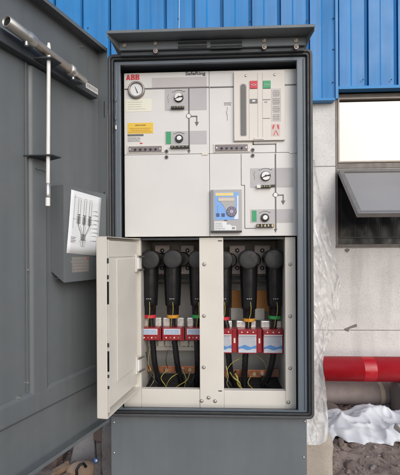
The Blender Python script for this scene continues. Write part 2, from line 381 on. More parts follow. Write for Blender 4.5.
for u, v in ((335-1.5,18), (335-1.5,49), (334-1,82), (363,79.5), (391.5,79.5), (250,21), (307,20), (88,28)):
    q = at(u, v, yc-.004); stamp(fixm, 'fixing_screw', bld, q)
# hanging wire in front of cladding
a, b = at(179, -30, yc-.02), at(179, 30, yc-.02)
MB().tube([a, (a+b)/2+Vector((.002,0,0)), b], .0022, 6).build('conductor_strip', STEEL, bld)
# roof and shell
MB().box(XL-.1, XR+.1, YB-.12, YB+7, z_top, z_top+.12).build('roof', DARK, bld)
MB().box(XL, XL+.15, YB+.152, YB+6.9, -.4, z_top).build('side_wall', WALLC, bld)
MB().box(XR-.15, XR, YB+.152, YB+6.9, -.4, z_top).build('side_wall', WALLC, bld)
MB().box(XL, XR, YB+6.75, YB+6.9, -.4, z_top-.005).build('rear_wall', WALLC, bld)
MB().box(XL+.16, XR-.16, YB+.153, YB+6.74, .0, .06).build('floor_slab', CONCG, bld)
MB().box(XL, XR, YB+.02, YB+.14, z_clad2+.11, z_top-.004).build('backing_sheet', INT, bld)
# window
wf = MB()
fw = xb(338.6)-xw0
z_t0, z_t1 = zb(168), zb(162.3)
yf = YB+.012
xm = xw0+.95                                  # mullion right of the photo
wf.ring((xw0+.002, xw1-.002, z_sill+.002, z_clad2-.016), (xw0+fw, xw1-fw, zb(244.3), zb(97)), yf, yf+.07)
wf.box(xw0+fw, xw1-fw, yf+.004, yf+.066, z_t0, z_t1)
wf.box(xm-.025, xm+.025, yf+.004, yf+.066, zb(244.3), z_t0); wf.box(xm-.025, xm+.025, yf+.004, yf+.066, z_t1, zb(97))
win = wf.build('window', WFRAME, bld, bevel=.003)
ORG[win.name] = ORG[bld.name]
MB().box(xw0+fw*.6, xm-.02, yf+.03, yf+.036, z_t1-.006, zb(97)+.006).build('pane', GLASS, win)
MB().box(xm+.02, xw1-fw*.6, yf+.03, yf+.036, z_t1-.006, zb(97)+.006).build('pane', GLASS, win)
MB().ring((xw0+fw+.001, xm-.027, z_t1+.001, zb(97)-.001), (xw0+fw+.012, xm-.037, z_t1+.012, zb(97)-.012), yf-.004, yf+.028).build('glazing_bead', mat('bead',(.42,.36,.30),.5), win)
MB().box(xw0-.0, xw1, yf-.02, yf+.004, z_sill-.010, z_sill+.001).build('sill', WFRAME, win)
# open awning sash, hinged at the transom
pa = at(337.6, 173.2, YB-.002); pb_ = at(355.5, 217.5, 2.68)
tilt = Vector((0, pb_.y-pa.y, pb_.z-pa.z)); Ls = tilt.length; tilt.normalize(); nrm = Vector((0, tilt.z, -tilt.y))
if nrm.y > 0: nrm = -nrm
def sp(x, s_, d): return Vector((x, pa.y, pa.z)) + tilt*s_ + nrm*d
def slab(mb, x0, x1, s0, s1, d0, d1, m=0):
    vs = [sp(x, s_, d) for d in (d0, d1) for (x, s_) in ((x0,s0),(x1,s0),(x1,s1),(x0,s1))]
    mb.add(vs, [(0,1,2,3),(7,6,5,4),(0,4,5,1),(1,5,6,2),(2,6,7,3),(3,7,4,0)], m)
sx0, sx1 = pa.x, xm-.03
sm_ = MB()
slab(sm_, sx0, sx1, 0, .032, 0, .035); slab(sm_, sx0, sx1, Ls-.032, Ls, 0, .035)
slab(sm_, sx0, sx0+.032, .0325, Ls-.0325, 0, .035); slab(sm_, sx1-.032, sx1, .0325, Ls-.0325, 0, .035)
sm_.build('opening_sash', SASHF, win, bevel=.003)
sg = MB(); slab(sg, sx0+.03, sx1-.03, .03, Ls-.03, .012, .018); sg.build('sash_glass', GLASS2, win)
MB().box(sx0, sx1, yf+.006, yf+.05, zb(172.5), z_t0-.001).build('sash_hinge_rail', SASHF, win)
for x in (sx1-.012,):
    a = sp(x, .30, -.004); MB().cyl(a, (x, yf+.03, zb(236)), .006, seg=8).build('stay_arm', STEEL, win)
ls = MB().box(xm+.03, xw1-fw-.004, yf+.02, yf+.026, zb(242), z_t0-.03); ls.build('pane', GLASS2, win)
# black tarpaulin hanging inside the open light
tp = MB(); nx_, nz_ = 60, 30; tx0, tx1 = xw0+.0, xm+.1; tz0, tz1 = z_sill-.25, zb(166)
vs = []
for j in range(nz_+1):
    for i in range(nx_+1):
        x = tx0+(tx1-tx0)*i/nx_; z = tz0+(tz1-tz0)*j/nz_
        y = YB+.165+.03+.022*abs(noise.noise(Vector((x*7, z*1.6, 1))))+.014*noise.noise(Vector((x*13+z*6, z*5, 4)))
        vs.append((x, y, z))
tp.add(vs, [(j*(nx_+1)+i, j*(nx_+1)+i+1, (j+1)*(nx_+1)+i+1, (j+1)*(nx_+1)+i) for j in range(nz_) for i in range(nx_)], 0, True)
t_o = tp.build('tarpaulin', TARP); tag(t_o, 'black wrinkled tarpaulin hanging inside the open window', 'tarpaulin')
tl = MB()
for u in (341, 355, 368, 381, 394): 
    a, b = at(u, 219, YB+.17), at(u-.3, 238, YB+.17); tl.box(a.x-.0016, a.x+.0016, YB+.166, YB+.172, b.z, a.z+.25)
a = at(370, 237.5, YB+.17); tl.box(xw0+fw, xm, YB+.160, YB+.1655, a.z-.0018, a.z+.0018)
for u in (341, 355, 368, 381, 394):
    pass
tl.build('window_bars', mat('bar_grey', (.10,.10,.10), .5), bld)

# ================================================================== pipes
pr_ = at(365, 369, 2.80); gp = at(365, 393.5, 2.95)
rp = empty('fire_main_pipe', (pr_.x, 2.80, pr_.z-.084), 'thick glossy red pipe running along the wall', 'pipe')
x0 = at(321, 369, 2.8).x
MB().tube([(x0, 2.8, pr_.z), (x0+.001, 2.8, pr_.z), (6, 2.8, pr_.z)], [.070, .084, .084], 40, caps=False).build('pipe_barrel', PIPER, rp)
MB().tube([(x0+.012, 2.8, pr_.z), (x0+.013, 2.8, pr_.z)], [.068, .068], 32).build('pipe_bore', BLACK, rp)
xa = at(361, 369, 2.8).x; xb_ = at(373, 369, 2.8).x
MB().tube([(xa, 2.8, pr_.z), (xb_, 2.8, pr_.z)], [.0845, .0845], 40, caps=False).build('joint_band', mat('red_band', (.44,.009,.018), .30, var=.08, vs=6, dust=.14, dustcol=(.38,.15,.13)), rp)
g2 = empty('drain_pipe', (gp.x, 2.95, .0), 'dusty grey pipe lying on the soil under the red pipe', 'pipe')
MB().tube([(x0-.3, 2.95, gp.z), (6, 2.95, gp.z)], .079, 32).build('pipe_barrel', PIPEG, g2)
xa = at(380, 393, 2.9).x
MB().tube([(xa, 2.95, gp.z), (xa+.028, 2.95, gp.z)], .0806, 32, caps=False).build('tape_band', TANB, g2)
pier = empty('pipe_support', (0, 2.8, 0), 'rough concrete block propping the red pipe at the right edge', 'support block')
xp = at(397, 410, 2.75).x
pm = MB().box(xp, xp+.35, 2.66, 2.86, -.05, pr_.z-.080)
o = pm.build('support_block', CONCG, pier, bevel=.02, seg=3)
MB().box(xp+.02, xp+.33, 2.70, 2.82, pr_.z-.0795, pr_.z-.074).build('packing_strip', WOOD, pier)

# ================================================================== cabinet
YR, YF, YP, YL = 1.50, 1.515, 1.56, 1.58
lx0, lx1, lz0, lz1 = rect(108.2, 51.2, 313.6, 418.3, YR)
base_z = .03
cab = empty('switchgear_cabinet', ((lx0+lx1)/2, 1.9, base_z), 'grey steel kiosk cabinet with its outer door swung open to the left', 'cabinet')
fx0, fx1, fz0, fz1 = rect(121.0, 62.5, 297.5, 409.6, YF)      # inner edge of the face flange
def rr_ring(mb, o, i, r_o, r_i, y0, y1, n=6, m=0):
    def loop(b, r):
        pts = []
        for cx, cz, a0 in ((b[1]-r, b[3]-r, 0), (b[0]+r, b[3]-r, 90), (b[0]+r, b[2]+r, 180), (b[1]-r, b[2]+r, 270)):
            for k in range(n+1):
                a = R(a0+90*k/n); pts.append((cx+r*math.cos(a), cz+r*math.sin(a)))
        return pts
    A, B = loop(o, r_o), loop(i, r_i); N = len(A)
    vs = [(p[0], y0, p[1]) for p in A]+[(p[0], y1, p[1]) for p in A]+[(p[0], y0, p[1]) for p in B]+[(p[0], y1, p[1]) for p in B]
    fs = []
    for k in range(N):
        j = (k+1) % N
        fs += [(k, j, 2*N+j, 2*N+k), (N+k, 3*N+k, 3*N+j, N+j), (k, N+k, N+j, j), (2*N+k, 2*N+j, 3*N+j, 3*N+k)]
    mb.add(vs, fs, m); return mb
# weather-seal lip round the opening: rounded grey channel with a rubber gasket inside it
rr_ring(MB(), (lx0, lx1, lz0, lz1), (lx0+.011, lx1-.011, lz0+.011, lz1-.011), .020, .011, YR, YR+.05).build('door_seal_rim', mat('grey_rubber', (.060,.060,.063), .5, var=.12, vs=10, dust=.1, dustcol=(.2,.19,.17)), cab, bevel=.003)
rr_ring(MB(), (lx0+.0115, lx1-.0115, lz0+.0115, lz1-.0115), (lx0+.021, lx1-.021, lz0+.021, lz1-.021), .011, .006, YR+.003, YR+.05).build('gasket', RUBBER, cab, bevel=.003)
MB().ring((lx0+.0215, lx1-.0215, lz0+.0215, lz1-.0215), (fx0, fx1, fz0, fz1), YF, YF+.012).build('face_flange', FLNG, cab, bevel=.002)
# stepped flange beads (left and right)
for a in (lx0+.027, lx1-.033):
    MB().box(a, a+.006, YF-.005, YF-.0003, lz0+.03, lz1-.03).build('flange_bead', FLNG, cab, bevel=.002)
bx0, bx1, bz0, bz1 = lx0+.013, lx1-.013, lz0+.013, lz1-.013
zc = lz1-.016; zfl = fz0-.045
sh = MB()
YK = 2.26
sh.box(bx0, bx0+.02, YF+.0125, YK, lz0+.001, bz1); sh.box(bx1-.02, bx1, YF+.0125, YK, lz0+.001, bz1)
sh.box(bx0+.0202, bx1-.0202, YF+.0125, YK, bz1-.014, bz1-.001); sh.box(bx0+.0202, bx1-.0202, YF+.0125, YK, lz0+.0005, lz0+.004)
sh.box(bx0+.0202, bx1-.0202, YK-.015, YK-.001, lz0+.0045, bz1-.0145)
sh.build('body_shell', mat('grey_inner_shade', (.09,.103,.116), .5, var=.06, vs=4), cab)  # body grey with the interior's shade darkened into its colour
# plinth
px0, px1, _, _ = rect(111, 420, 307, 475, 1.53)
MB().box(px0, px1, 1.53, YK-.02, 0.0, lz0-.0005).build('plinth', GREY, cab, bevel=.003)
# canopy hood
cxl, cxr = at(106.6, 31, 1.416).x, at(315.2, 24, 1.416).x
ct = at(210, 30.2, 1.416).z; th = 3.2*1.416/400
fl, fr = at(119, 47, 1.478).x, at(306, 45, 1.478).x
hood = MB()
hood.box(cxl, cxr, 1.416, YK+.12, ct, ct+th)                                           # roof plate
hood.build('canopy', GREY, cab, bevel=.002)
zf0 = lz1+.001; yfc = 1.476
fas = MB().box(fl, fr, yfc, yfc+.012, zf0-.0, ct-.0005)
fascia = fas.build('canopy_fascia', GREY, cab, bevel=.002); ORG[fascia.name] = ORG[cab.name]
for x, sgn in ((fl, 1), (fr, -1)):                                                     # tapered gussets
    xo = cxl+.001 if sgn > 0 else cxr-.001
    MB().add([(xo, 1.418, ct-.0006), (xo+sgn*.002, 1.418, ct-.0006), (x+sgn*.001, yfc-.001, ct-.0006), (x-sgn*.0015, yfc-.001, ct-.0006),
              (xo, 1.418, ct-.010), (xo+sgn*.002, 1.418, ct-.010), (x+sgn*.001, yfc-.001, zf0+.002), (x-sgn*.0015, yfc-.001, zf0+.002)],
             [(0,1,2,3),(7,6,5,4),(0,4,5,1),(1,5,6,2),(2,6,7,3),(3,7,4,0)]).build('canopy_gusset', GREY, cab)
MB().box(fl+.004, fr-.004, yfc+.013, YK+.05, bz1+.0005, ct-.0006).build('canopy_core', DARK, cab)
# louvre slots and fascia fixings
for u0, u1 in ((178, 207), (210.5, 242)):
    for v0, v1 in ((42.0, 44.0), (46.2, 48.2)):
        x0_, x1_, z0_, z1_ = rect(u0, v0, u1, v1, yfc)
        m = MB().box(x0_, x1_, yfc-.0012, yfc+.004, z0_, z1_, 0)
        m.prism_x([(yfc-.0014, z1_), (yfc-.008, z1_+.002), (yfc-.009, z1_+.0005), (yfc-.0014, z1_-.002)], x0_, x1_, 1)
        m.build('vent_slot', [BLACK, GREY], fascia)
bolt_b = MB().cyl((0,0,0), (0,-.003,0), .0088, .0085, 18, 0); bolt_b.ball((0,-.003,0), .0052, 1, 1, .8, 1); bolt_b.box(-.0034,.0034,-.0076,-.0068,-.0009,.0009,2)
bolt = bolt_b.build('fascia_bolt', [mat('bolt_washer', (.34,.27,.23), .45, metal=.4, var=.2, vs=60), STEEL, BLACK], fascia, local=True)
bolt.location = at(124.3, 45.2, yfc)-ORG[fascia.name]
for u, v in ((155.3, 43.3), (155.6, 51.0), (264, 40.3), (264.3, 47.0), (295.8, 40.3), (296.3, 47)):
    stamp(bolt.data, 'fascia_bolt', fascia, at(u, v, yfc))
sc_b = MB().ball((0,0,0), .0042, 0, 1, .7, 1, 12, 6)
scp = sc_b.build('screw', STEEL, cab, local=True); scp.location = at(305, 421.5, 1.529)-ORG[cab.name]
for u, v in ((303.8, 457.5), (114.2, 453), (114, 422.5)): stamp(scp.data, 'screw', cab, at(u, v, 1.529))

# ---------------- outer door (frame of reference: hinge at origin, +x to the free edge, +y the inner side)
hp = at(108.4, 250, 1.49); fp = at(31, 475, 1.118)
ddir = Vector((fp.x-hp.x, fp.y-hp.y)); th_d = math.atan2(ddir.y, ddir.x)
dz0 = at(110.5, 422, 1.49).z; dz1 = at(108.4, 48.6, 1.49).z
DW, DF = .79, .042
door_M = Matrix.Translation((hp.x, hp.y, 0)) @ Matrix.Rotation(th_d, 4, 'Z'); door_I = door_M.inverted()
def od(u, v, off):                      # photo point -> door frame, on the plane 'off' metres in front of the skin
    o_ = door_I @ Vector((0, 0, H)); d_ = door_I.to_3x3() @ ray(u, v)
    t_ = ((-DF+off)-o_.y)/d_.y; p_ = o_+d_*t_
    return p_
dm = MB()
dm.box(.0, DW, -DF-.0015, -DF, dz0, dz1)                                  # skin
dm.box(.0, DW, -DF+.0002, 0, dz1-.0018, dz1); dm.box(.0, DW, -DF+.0002, 0, dz0, dz0+.0018)   # top and bottom returns
dm.box(.0, .0018, -DF+.0002, 0, dz0+.002, dz1-.002); dm.box(DW-.0018, DW, -DF+.0002, 0, dz0+.002, dz1-.002)
dm.box(.002, DW-.002, -.0018, -.0002, dz1-.012, dz1-.0020); dm.box(.002, DW-.002, -.0018, -.0002, dz0+.002, dz0+.012)     # hems
door = dm.build('outer_door', GREYD, cab, local=True)
door.parent = cab; door.matrix_parent_inverse = Matrix.Translation(ORG[cab.name]).inverted(); door.matrix_basis = door_M
ORG[door.name] = Vector((0,0,0))
# raised inner stiffening frame
xv0, xv1 = od(34, 300, .015).x, od(46.5, 300, .003).x
if xv0 > xv1: xv0, xv1 = xv1, xv0
hb_t = od(94, 368, .012).z; hb_b = od(94, 383.5, .012).z
def hat(mb, x0, x1, z0, z1, hgt, vertical):
    c = .010
    if vertical:
        pr = [(x0-c, 0), (x0, hgt), (x1, hgt), (x1+c, 0)]
        vs = [(p[0], -DF+p[1], z) for z in (z0, z1) for p in pr]
    else:
        pr = [(z0-c, 0), (z0, hgt), (z1, hgt), (z1+c, 0)]
        vs = [(x, -DF+p[1], p[0]) for x in (x0, x1) for p in pr]
    mb.add(vs, [(0,1,5,4),(1,2,6,5),(2,3,7,6),(0,4,7,3),(0,3,2,1),(4,5,6,7)])
pe = od(97.8, 88.5, .03); pe2 = od(97.8, 98.8, .03)
st = MB(); hat(st, .03, DW-.03, hb_b, hb_t, .009, False); st.build('stiffener_rail', GREYD, door, local=True, bevel=.003)
st = MB(); hat(st, xv0+.004, xv1-.004, hb_t-.003, pe2.z-.002, .0088, True); st.build('stiffener_post', GREYD, door, local=True, bevel=.003)
st = MB(); st.box(xv0-.006+.022+.0, xv0+.022-.004, -DF+.0003, -DF+.016, hb_t+.02, dz1-.09)
st = MB(); xq = od(28.2, 300, .008).x; st.box(xq, xq+.004, -DF+.0003, -DF+.006, hb_t+.014, pe2.z-.002); st.build('stiffener_post', GREYD, door, local=True, bevel=.001)
for (u, v) in ((28.5, 156), (28.5, 270), (28.5, 383), (48, 385), (82.5, 46), (104.5, 66), (20, 398)):
    p = od(u, v, .009)
    MB().cyl((p.x, -DF, p.z), (p.x, -DF+.008, p.z), .004, .0035, 10).build('door_fixing', STEEL, door, local=True)
# tool bracket rail
pe = od(97.8, 88.5, .03); pe2 = od(97.8, 98.8, .03)
brl = MB(); brl.box(pe.x, DW-.12, -DF+.001, -DF+.03, pe2.z, pe.z); 
brl.build('tool_rail', mat('dark_rail', (.045,.052,.060), .5, var=.08, vs=6, dust=.12, dustcol=(.2,.19,.18)), door, local=True, bevel=.003)
a, b = od(96.8, 83.5, .0315), od(86, 81, .0315)
pl = MB(); zc_ = pe.z+.004
tb = MB(); tb.box(pe.x+.002, b.x, -DF+.0302, -DF+.0318, pe.z-.024, pe.z-.003, 0)
random.seed(3); xx = pe.x+.006
while xx < b.x-.008:
    w_ = random.uniform(.004, .008); tb.box(xx, xx+w_, -DF+.0316, -DF+.0322, pe.z-.020+random.uniform(0,.003), pe.z-.006, 1); xx += w_+.003
tb.build('rail_label', [mat('label_white', (.62,.60,.57), .5), INKL], door, local=True)
# document pocket
a0 = od(53.2, 228, 0); yk = .052
tl_, tr_, br_, bl_ = od(64, 183.8, yk), od(106, 195, yk), od(100, 280, yk), od(64, 281.5, yk)
kx0, kx1 = tr_.x, (tl_.x+bl_.x)/2; kz1 = (tl_.z+tr_.z)/2; kz0 = (br_.z+bl_.z)/2
pk = MB()
pk.box(kx0, kx1, -DF+yk-.0015, -DF+yk, kz0, kz1)                               # face
pk.prism_x([(-DF+.0002, kz0+.035), (-DF+yk-.0017, kz0), (-DF+yk-.0017, kz1), (-DF+.0002, kz1)], kx1-.0015, kx1)
pk.prism_x([(-DF+.0002, kz0+.035), (-DF+yk-.0017, kz0), (-DF+yk-.0017, kz1), (-DF+.0002, kz1)], kx0, kx0+.0015)
pk.box(kx0+.002, kx1-.002, -DF+.012, -DF+yk-.002, kz0+.012, kz0+.0135)
pk.build('document_pocket', GREYD, door, local=True, bevel=.001)
lb = MB(); p0, p1 = od(72, 257, yk+.001), od(89, 271.5, yk+.001)
lb.box(p1.x, p0.x, -DF+yk+.0001, -DF+yk+.0006, p1.z, p0.z, 0)
random.seed(5)
for r_ in range(5):
    zz = p0.z-(p0.z-p1.z)*(r_+.55)/5; xx = p1.x+.004
    while xx < p0.x-.006:
        w_ = random.uniform(.003, .012); lb.box(xx, xx+w_, -DF+yk+.0005, -DF+yk+.0009, zz-.0022, zz+.0022, 2 if (r_ == 0 and xx < p1.x+.012) else 1); xx += w_+random.uniform(.002,.005)
lb.build('pocket_label', [mat('label_grey', (.22,.21,.20), .5), mat('label_tan', (.29,.26,.24), .5), REDL], door, local=True)
# cabinet hinges on the left
for v in (110, 200, 330):
    p = at(105.8, v, 1.50); MB().cyl((p.x, 1.497, p.z-.03), (p.x, 1.497, p.z+.03), .007, seg=12).build('door_hinge', DARK, cab)
for v in (100, 118.5, 128):
    p = at(116.3, v, YF); MB().box(p.x-.003, p.x+.003, YF-.009, YF-.0052, p.z-.008, p.z+.008).build('latch_catch', STEEL if v > 120 else GREY, cab, bevel=.001)

def door_world(p): return door_M @ Vector(p)
# ---------------- diagram sheet in the pocket
def sheet_pt(s_, t_, off):
    q = [od(71, 189.5, yk), od(101.3, 198, yk), od(97.0, 256.0, yk), od(66.2, 253, yk)]
    a_ = q[0].lerp(q[1], s_); b_ = q[3].lerp(q[2], s_); p_ = a_.lerp(b_, t_)
    return door_world((p_.x, -DF+yk+.0012+off, p_.z))
dg = empty('wiring_diagram', sheet_pt(.5, 1, 0), 'white printed wiring diagram sheet on the grey door pocket', 'paper sheet')
n_ = 8
mb = MB(); vs = []
for j in range(n_+1):
    for i in range(n_+1):
        s_, t_ = i/n_, j/n_; vs.append(sheet_pt(s_, t_, .0008*math.sin(s_*5+t_*3)+ (.004*(s_-.75)*(t_-.7)*8 if s_ > .75 and t_ > .7 else 0)))
mb.add(vs, [(j*(n_+1)+i, (j+1)*(n_+1)+i, (j+1)*(n_+1)+i+1, j*(n_+1)+i+1) for j in range(n_) for i in range(n_)], 0, True)
so_ = mb.build('sheet', PAPER, dg); sfy = so_.modifiers.new('thick', 'SOLIDIFY'); sfy.thickness = .0004; sfy.offset = -1
ik = MB()
def iline(s0, t0, s1, t1, w_=.006):
    L_ = math.hypot(s1-s0, (t1-t0)*2); nx2, nt2 = -(t1-t0)*2/L_*w_, (s1-s0)/L_*w_/2
    ik.add([sheet_pt(s0+nx2, t0+nt2, .0013), sheet_pt(s1+nx2, t1+nt2, .0013), sheet_pt(s1-nx2, t1-nt2, .0013), sheet_pt(s0-nx2, t0-nt2, .0013)], [(0,1,2,3)])
for c in (.28, .46, .64):
    for q in (-.035, .035): iline(c+q, .12, c+q, .38, .004)
    iline(c-.05, .37, c+.05, .37, .012); iline(c, .38, c, .54, .011)
    for q in range(7): iline(c-.06, .40+q*.018, c+.06, .40+q*.018, .008)
    iline(c, .54, c*.35+.46*.65, .68, .006); iline(c+.06, .54, .46+(c-.46)*.2+.03, .70, .003)
    iline(c-.05, .10, c+.05, .10, .003)
iline(.46, .66, .46, .86, .006)
for q in range(6): iline(.38, .68+q*.018, .54, .68+q*.018, .008)
for t_ in (.72, .76, .8): iline(.40, t_, .52, t_, .003)
iline(.36, .78, .42, .86, .003); iline(.56, .76, .5, .86, .003); iline(.4, .87, .53, .87, .004)
for k, t_ in enumerate((.26, .33, .41, .48, .55, .62, .68, .76)):
    iline(.70, t_+.01, .80, t_, .003); iline(.80, t_, .80+.09+.03*(k % 3), t_, .007)
for k in range(4): iline(.08, .74+k*.025, .24-.03*(k % 2), .74+k*.025, .006)
iline(.12, .06, .12, .6, .003); iline(.10, .1, .2, .1, .003); iline(.10, .45, .2, .45, .003)
ik.build('printed_lines', INK, dg)

# ---------------- tools hanging on the door
def rod(name, pts, off, rad, material, parent, seg=18, caps=True):
    P_ = [door_world((lambda q: (q.x, -DF+off, q.z))(od(u, v, off))) for u, v in pts]
    return MB().tube(P_, rad, seg, caps=caps).build(name, material, parent)
lv_a = door_world((lambda q: (q.x, -DF+.058, q.z))(od(6.3, 21, .058))); lv_b = door_world((lambda q: (q.x, -DF+.058, q.z))(od(85, 81, .058)))
lever = empty('operating_lever', lv_b, 'stainless tubular operating lever with open end resting on the door rail', 'lever')
def lv(t0): return lv_a.lerp(lv_b, t0)
ax = (lv_b-lv_a).normalized()
def tt(u): # parameter of the lever at a photo column
    best = min(range(1001), key=lambda k: abs(proj(lv(k/1000.0))[0]-u)); return best/1000.0
def proj(p):
    q = CM.transposed() @ (Vector(p)-Vector((0,0,H))); return PU+F*q.x/-q.z, PV-F*q.y/-q.z
t1_, t2_, t3_, t4_ = tt(28), tt(34), tt(69), tt(73)
MB().tube([lv(0)+ax*.02, lv(0)+ax*.02, lv(0), lv(0)-ax*.0006, lv(0), lv(t1_)], [.0015, .0128, .0130, .0146, .0158, .0158], 28, caps=False).build('socket_tube', STEELT, lever)
MB().tube([lv(0)+ax*.0045, lv(0)+ax*.0040], [.0131, .0131], 20).build('bore_shade_disc', BLACK, lever)  # black disc inside the mouth, painted for the shade within the tube
MB().tube([lv(t1_-.03), lv(t1_), lv(t1_+.01), lv(t2_)], [.0160, .0190, .0190, .0165], 26).build('collar', STEELT, lever)
q = lv(t1_-.02); MB().cyl(q+Vector((0,0,-.010)), q+Vector((0,0,-.026)), .0055, seg=12).build('detent_pin', STEEL, lever)
MB().tube([lv(t2_), lv(t3_)], [.0132, .0132], 24).build('middle_tube', mat('worn_tube', (.46,.40,.34), .42, metal=.7, var=.08, vs=9, dust=.15, dustcol=(.25,.18,.12), rvar=.05), lever)
MB().tube([lv(t3_), lv(t3_+.005), lv(t4_), lv(t4_+.03)], [.0145, .0182, .0182, .014], 26).build('collar', STEELT, lever)
q = lv(t4_); MB().cyl(q+Vector((0,0,-.010)), q+Vector((0,0,-.024)), .005, seg=12).build('detent_pin', STEEL, lever)
MB().tube([lv(t4_+.03), lv(1.0)], [.011, .0108], 20).build('end_tube', STEELT, lever)
for t0 in (tt(46), tt(79)):
    q = lv(t0); q2 = door_I @ q
    b_ = MB(); b_.box(q2.x-.012, q2.x+.012, -DF+.03, q2.y+.010, q2.z-.0225, q2.z-.0185)
    b_.build('lever_hook', DARK, door, local=True, bevel=.001)
rt = door_world((lambda q: (q.x, -DF+.062, q.z))(od(48.8, 43, .062))); rb = door_world((lambda q: (q.x, -DF+.062, q.z))(od(47.8, 206, .062)))
wr = empty('charging_rod', rb, 'long white rod hanging upright on the grey door', 'rod')
MB().tube([rt, rt.lerp(rb, .02), rt.lerp(rb, .86)], [.0036, .0055, .0055], 16).build('shaft', WHITE, wr)
MB().tube([rt.lerp(rb, .86), rt.lerp(rb, .862), rt.lerp(rb, .945), rt.lerp(rb, .95)], [.0055, .0072, .0072, .006], 16).build('ferrule', STEEL, wr)
MB().tube([rt.lerp(rb, .95), rb], [.0068, .0068], 16).build('rod_tip', WHITE, wr)
for v in (62.5, 157.5):
    p = od(47.5, v, .05)
    b_ = MB(); b_.prism_x([(-DF+.001, 0)]*3, 0, 0) if False else None
    b_ = MB(); b_.add([(p.x-.045, -DF+.001, p.z+.0), (p.x+.045, -DF+.001, p.z), (p.x+.020, -DF+.085, p.z), (p.x-.020, -DF+.085, p.z),
                       (p.x-.045, -DF+.001, p.z+.003), (p.x+.045, -DF+.001, p.z+.003), (p.x+.020, -DF+.085, p.z+.003), (p.x-.020, -DF+.085, p.z+.003)],
                      [(3,2,1,0),(4,5,6,7),(0,1,5,4),(1,2,6,5),(2,3,7,6),(3,0,4,7)])
    b_.build('rod_bracket', DARK, door, local=True)
wq = [od(35.5, 168, .02), od(37, 169.8, .02), od(39.5, 170.2, .02), od(42, 170.2, .02), od(44, 171.8, .02), od(46.5, 172, .02)]
MB().tube([(q.x, -DF+.02, q.z) for q in wq], .001, 6).build('retaining_wire', BLACK, door, local=True)

# ================================================================== switchgear unit
sx0_, sx1_, sz0, sz1 = rect(124.4, 71.0, 296.9, 236.3, YP)
gear = empty('ring_main_unit', ((sx0_+sx1_)/2, 1.8, zfl), 'cream medium voltage switch panel filling the cabinet', 'switchgear')
def P(name, mb, m, bevel=0, parent=gear): return mb.build(name, m, parent, bevel=bevel)
u_s, v_s = 209.4, 153.6
xs_, zs_ = at(u_s, 150, YP).x, at(210, v_s, YP).z
gp_ = .0013
covers = []
for a, b, c, d in ((sx0_, xs_-gp_/2, zs_+gp_/2, sz1), (xs_+gp_/2, sx1_, zs_+gp_/2, sz1), (sx0_, xs_-gp_/2, sz0, zs_-gp_/2), (xs_+gp_/2, sx1_, sz0, zs_-gp_/2)):
    P('cover_plate', MB().box(a, b, YP, YL-.004, c, d), CREAM, .0012)
P('steel_tank', MB().box(sx0_+.004, sx1_-.004, YL-.003, 2.15, sz0+.002, sz1-.004), LINER)
YD = lambda k: YP-.0007*k
def decal(name, u0, v0, u1, v1, m, k=1, parent=gear, lift=0, bevel=0):
    a, b, c, d = rect(u0, v0, u1, v1, YP-lift)
    return MB().box(a, b, YD(k)-lift, YP+.0005-lift, c, d).build(name, m, parent, bevel=bevel)
def line(u0, v0, u1, v1, wd=1.0, k=2, name='mimic_line'):
    p0, p1 = at(u0, v0, YP), at(u1, v1, YP); h = wd*YP/400/2
    if abs(u1-u0) > abs(v1-v0): z = (p0.z+p1.z)/2; return MB().box(p0.x, p1.x, YD(k), YP+.0005, z-h, z+h).build(name, LINE, gear)
    x = (p0.x+p1.x)/2; return MB().box(x-h, x+h, YD(k), YP+.0005, p0.z, p1.z).build(name, LINE, gear)
def micro(u0, v0, u1, v1, rows, m, k=2, lift=0, parent=gear, name='printed_text', fill=.55, center=False, seed=1):
    rnd = random.Random(seed); a, b, c, d = rect(u0, v0, u1, v1, YP-lift); mb_ = MB(); rh = (d-c)/rows
    for r_ in range(rows):
        z = d-rh*(r_+.5); end = b if not center else b; x = a
        if center: q = rnd.uniform(0, .25)*(b-a)/2; x = a+q; end = b-q
        else: end = a+(b-a)*rnd.uniform(.6, 1)
        while x < end:
            w2 = rnd.uniform(.0015, .007); x2 = min(x+w2, end)
            mb_.box(x, x2, YD(k)-lift, YP+.0003-lift, z-rh*fill/2, z+rh*fill/2); x = x2+rnd.uniform(.0008, .002)
    return mb_.build(name, m, parent)
def text(name, body, u, v, wpx, hpx, Y, m, parent, bold=0.0, depth=.0004, align='CENTER'):
    c = bpy.data.curves.new(name, 'FONT'); c.body = body; c.align_x = 'CENTER'; c.align_y = 'CENTER'; c.offset = bold; c.extrude = 0; c.resolution_u = 3
    o = bpy.data.objects.new(name, c); COL.objects.link(o); bpy.context.view_layer.update()
    me = bpy.data.meshes.new_from_object(o.evaluated_get(bpy.context.evaluated_depsgraph_get()))
    bpy.data.objects.remove(o); bpy.data.curves.remove(c)
    xs2 = [q.co.x for q in me.vertices]; ys2 = [q.co.y for q in me.vertices]
    cx, cy = (min(xs2)+max(xs2))/2, (min(ys2)+max(ys2))/2; W2, H2 = wpx*Y/400, hpx*Y/400
    kx, ky = W2/(max(xs2)-min(xs2)), H2/(max(ys2)-min(ys2)); ce = at(u, v, Y)-ORG.get(parent.name, Vector((0,0,0)))
    for q in me.vertices: q.co = Vector((ce.x+(q.co.x-cx)*kx, ce.y-depth, ce.z+(q.co.y-cy)*ky))
    me.materials.clear(); me.materials.append(m)
    o = bpy.data.objects.new(name, me); COL.objects.link(o); o.parent = parent
    sf = o.modifiers.new('thick', 'SOLIDIFY'); sf.thickness = .0003
    return o
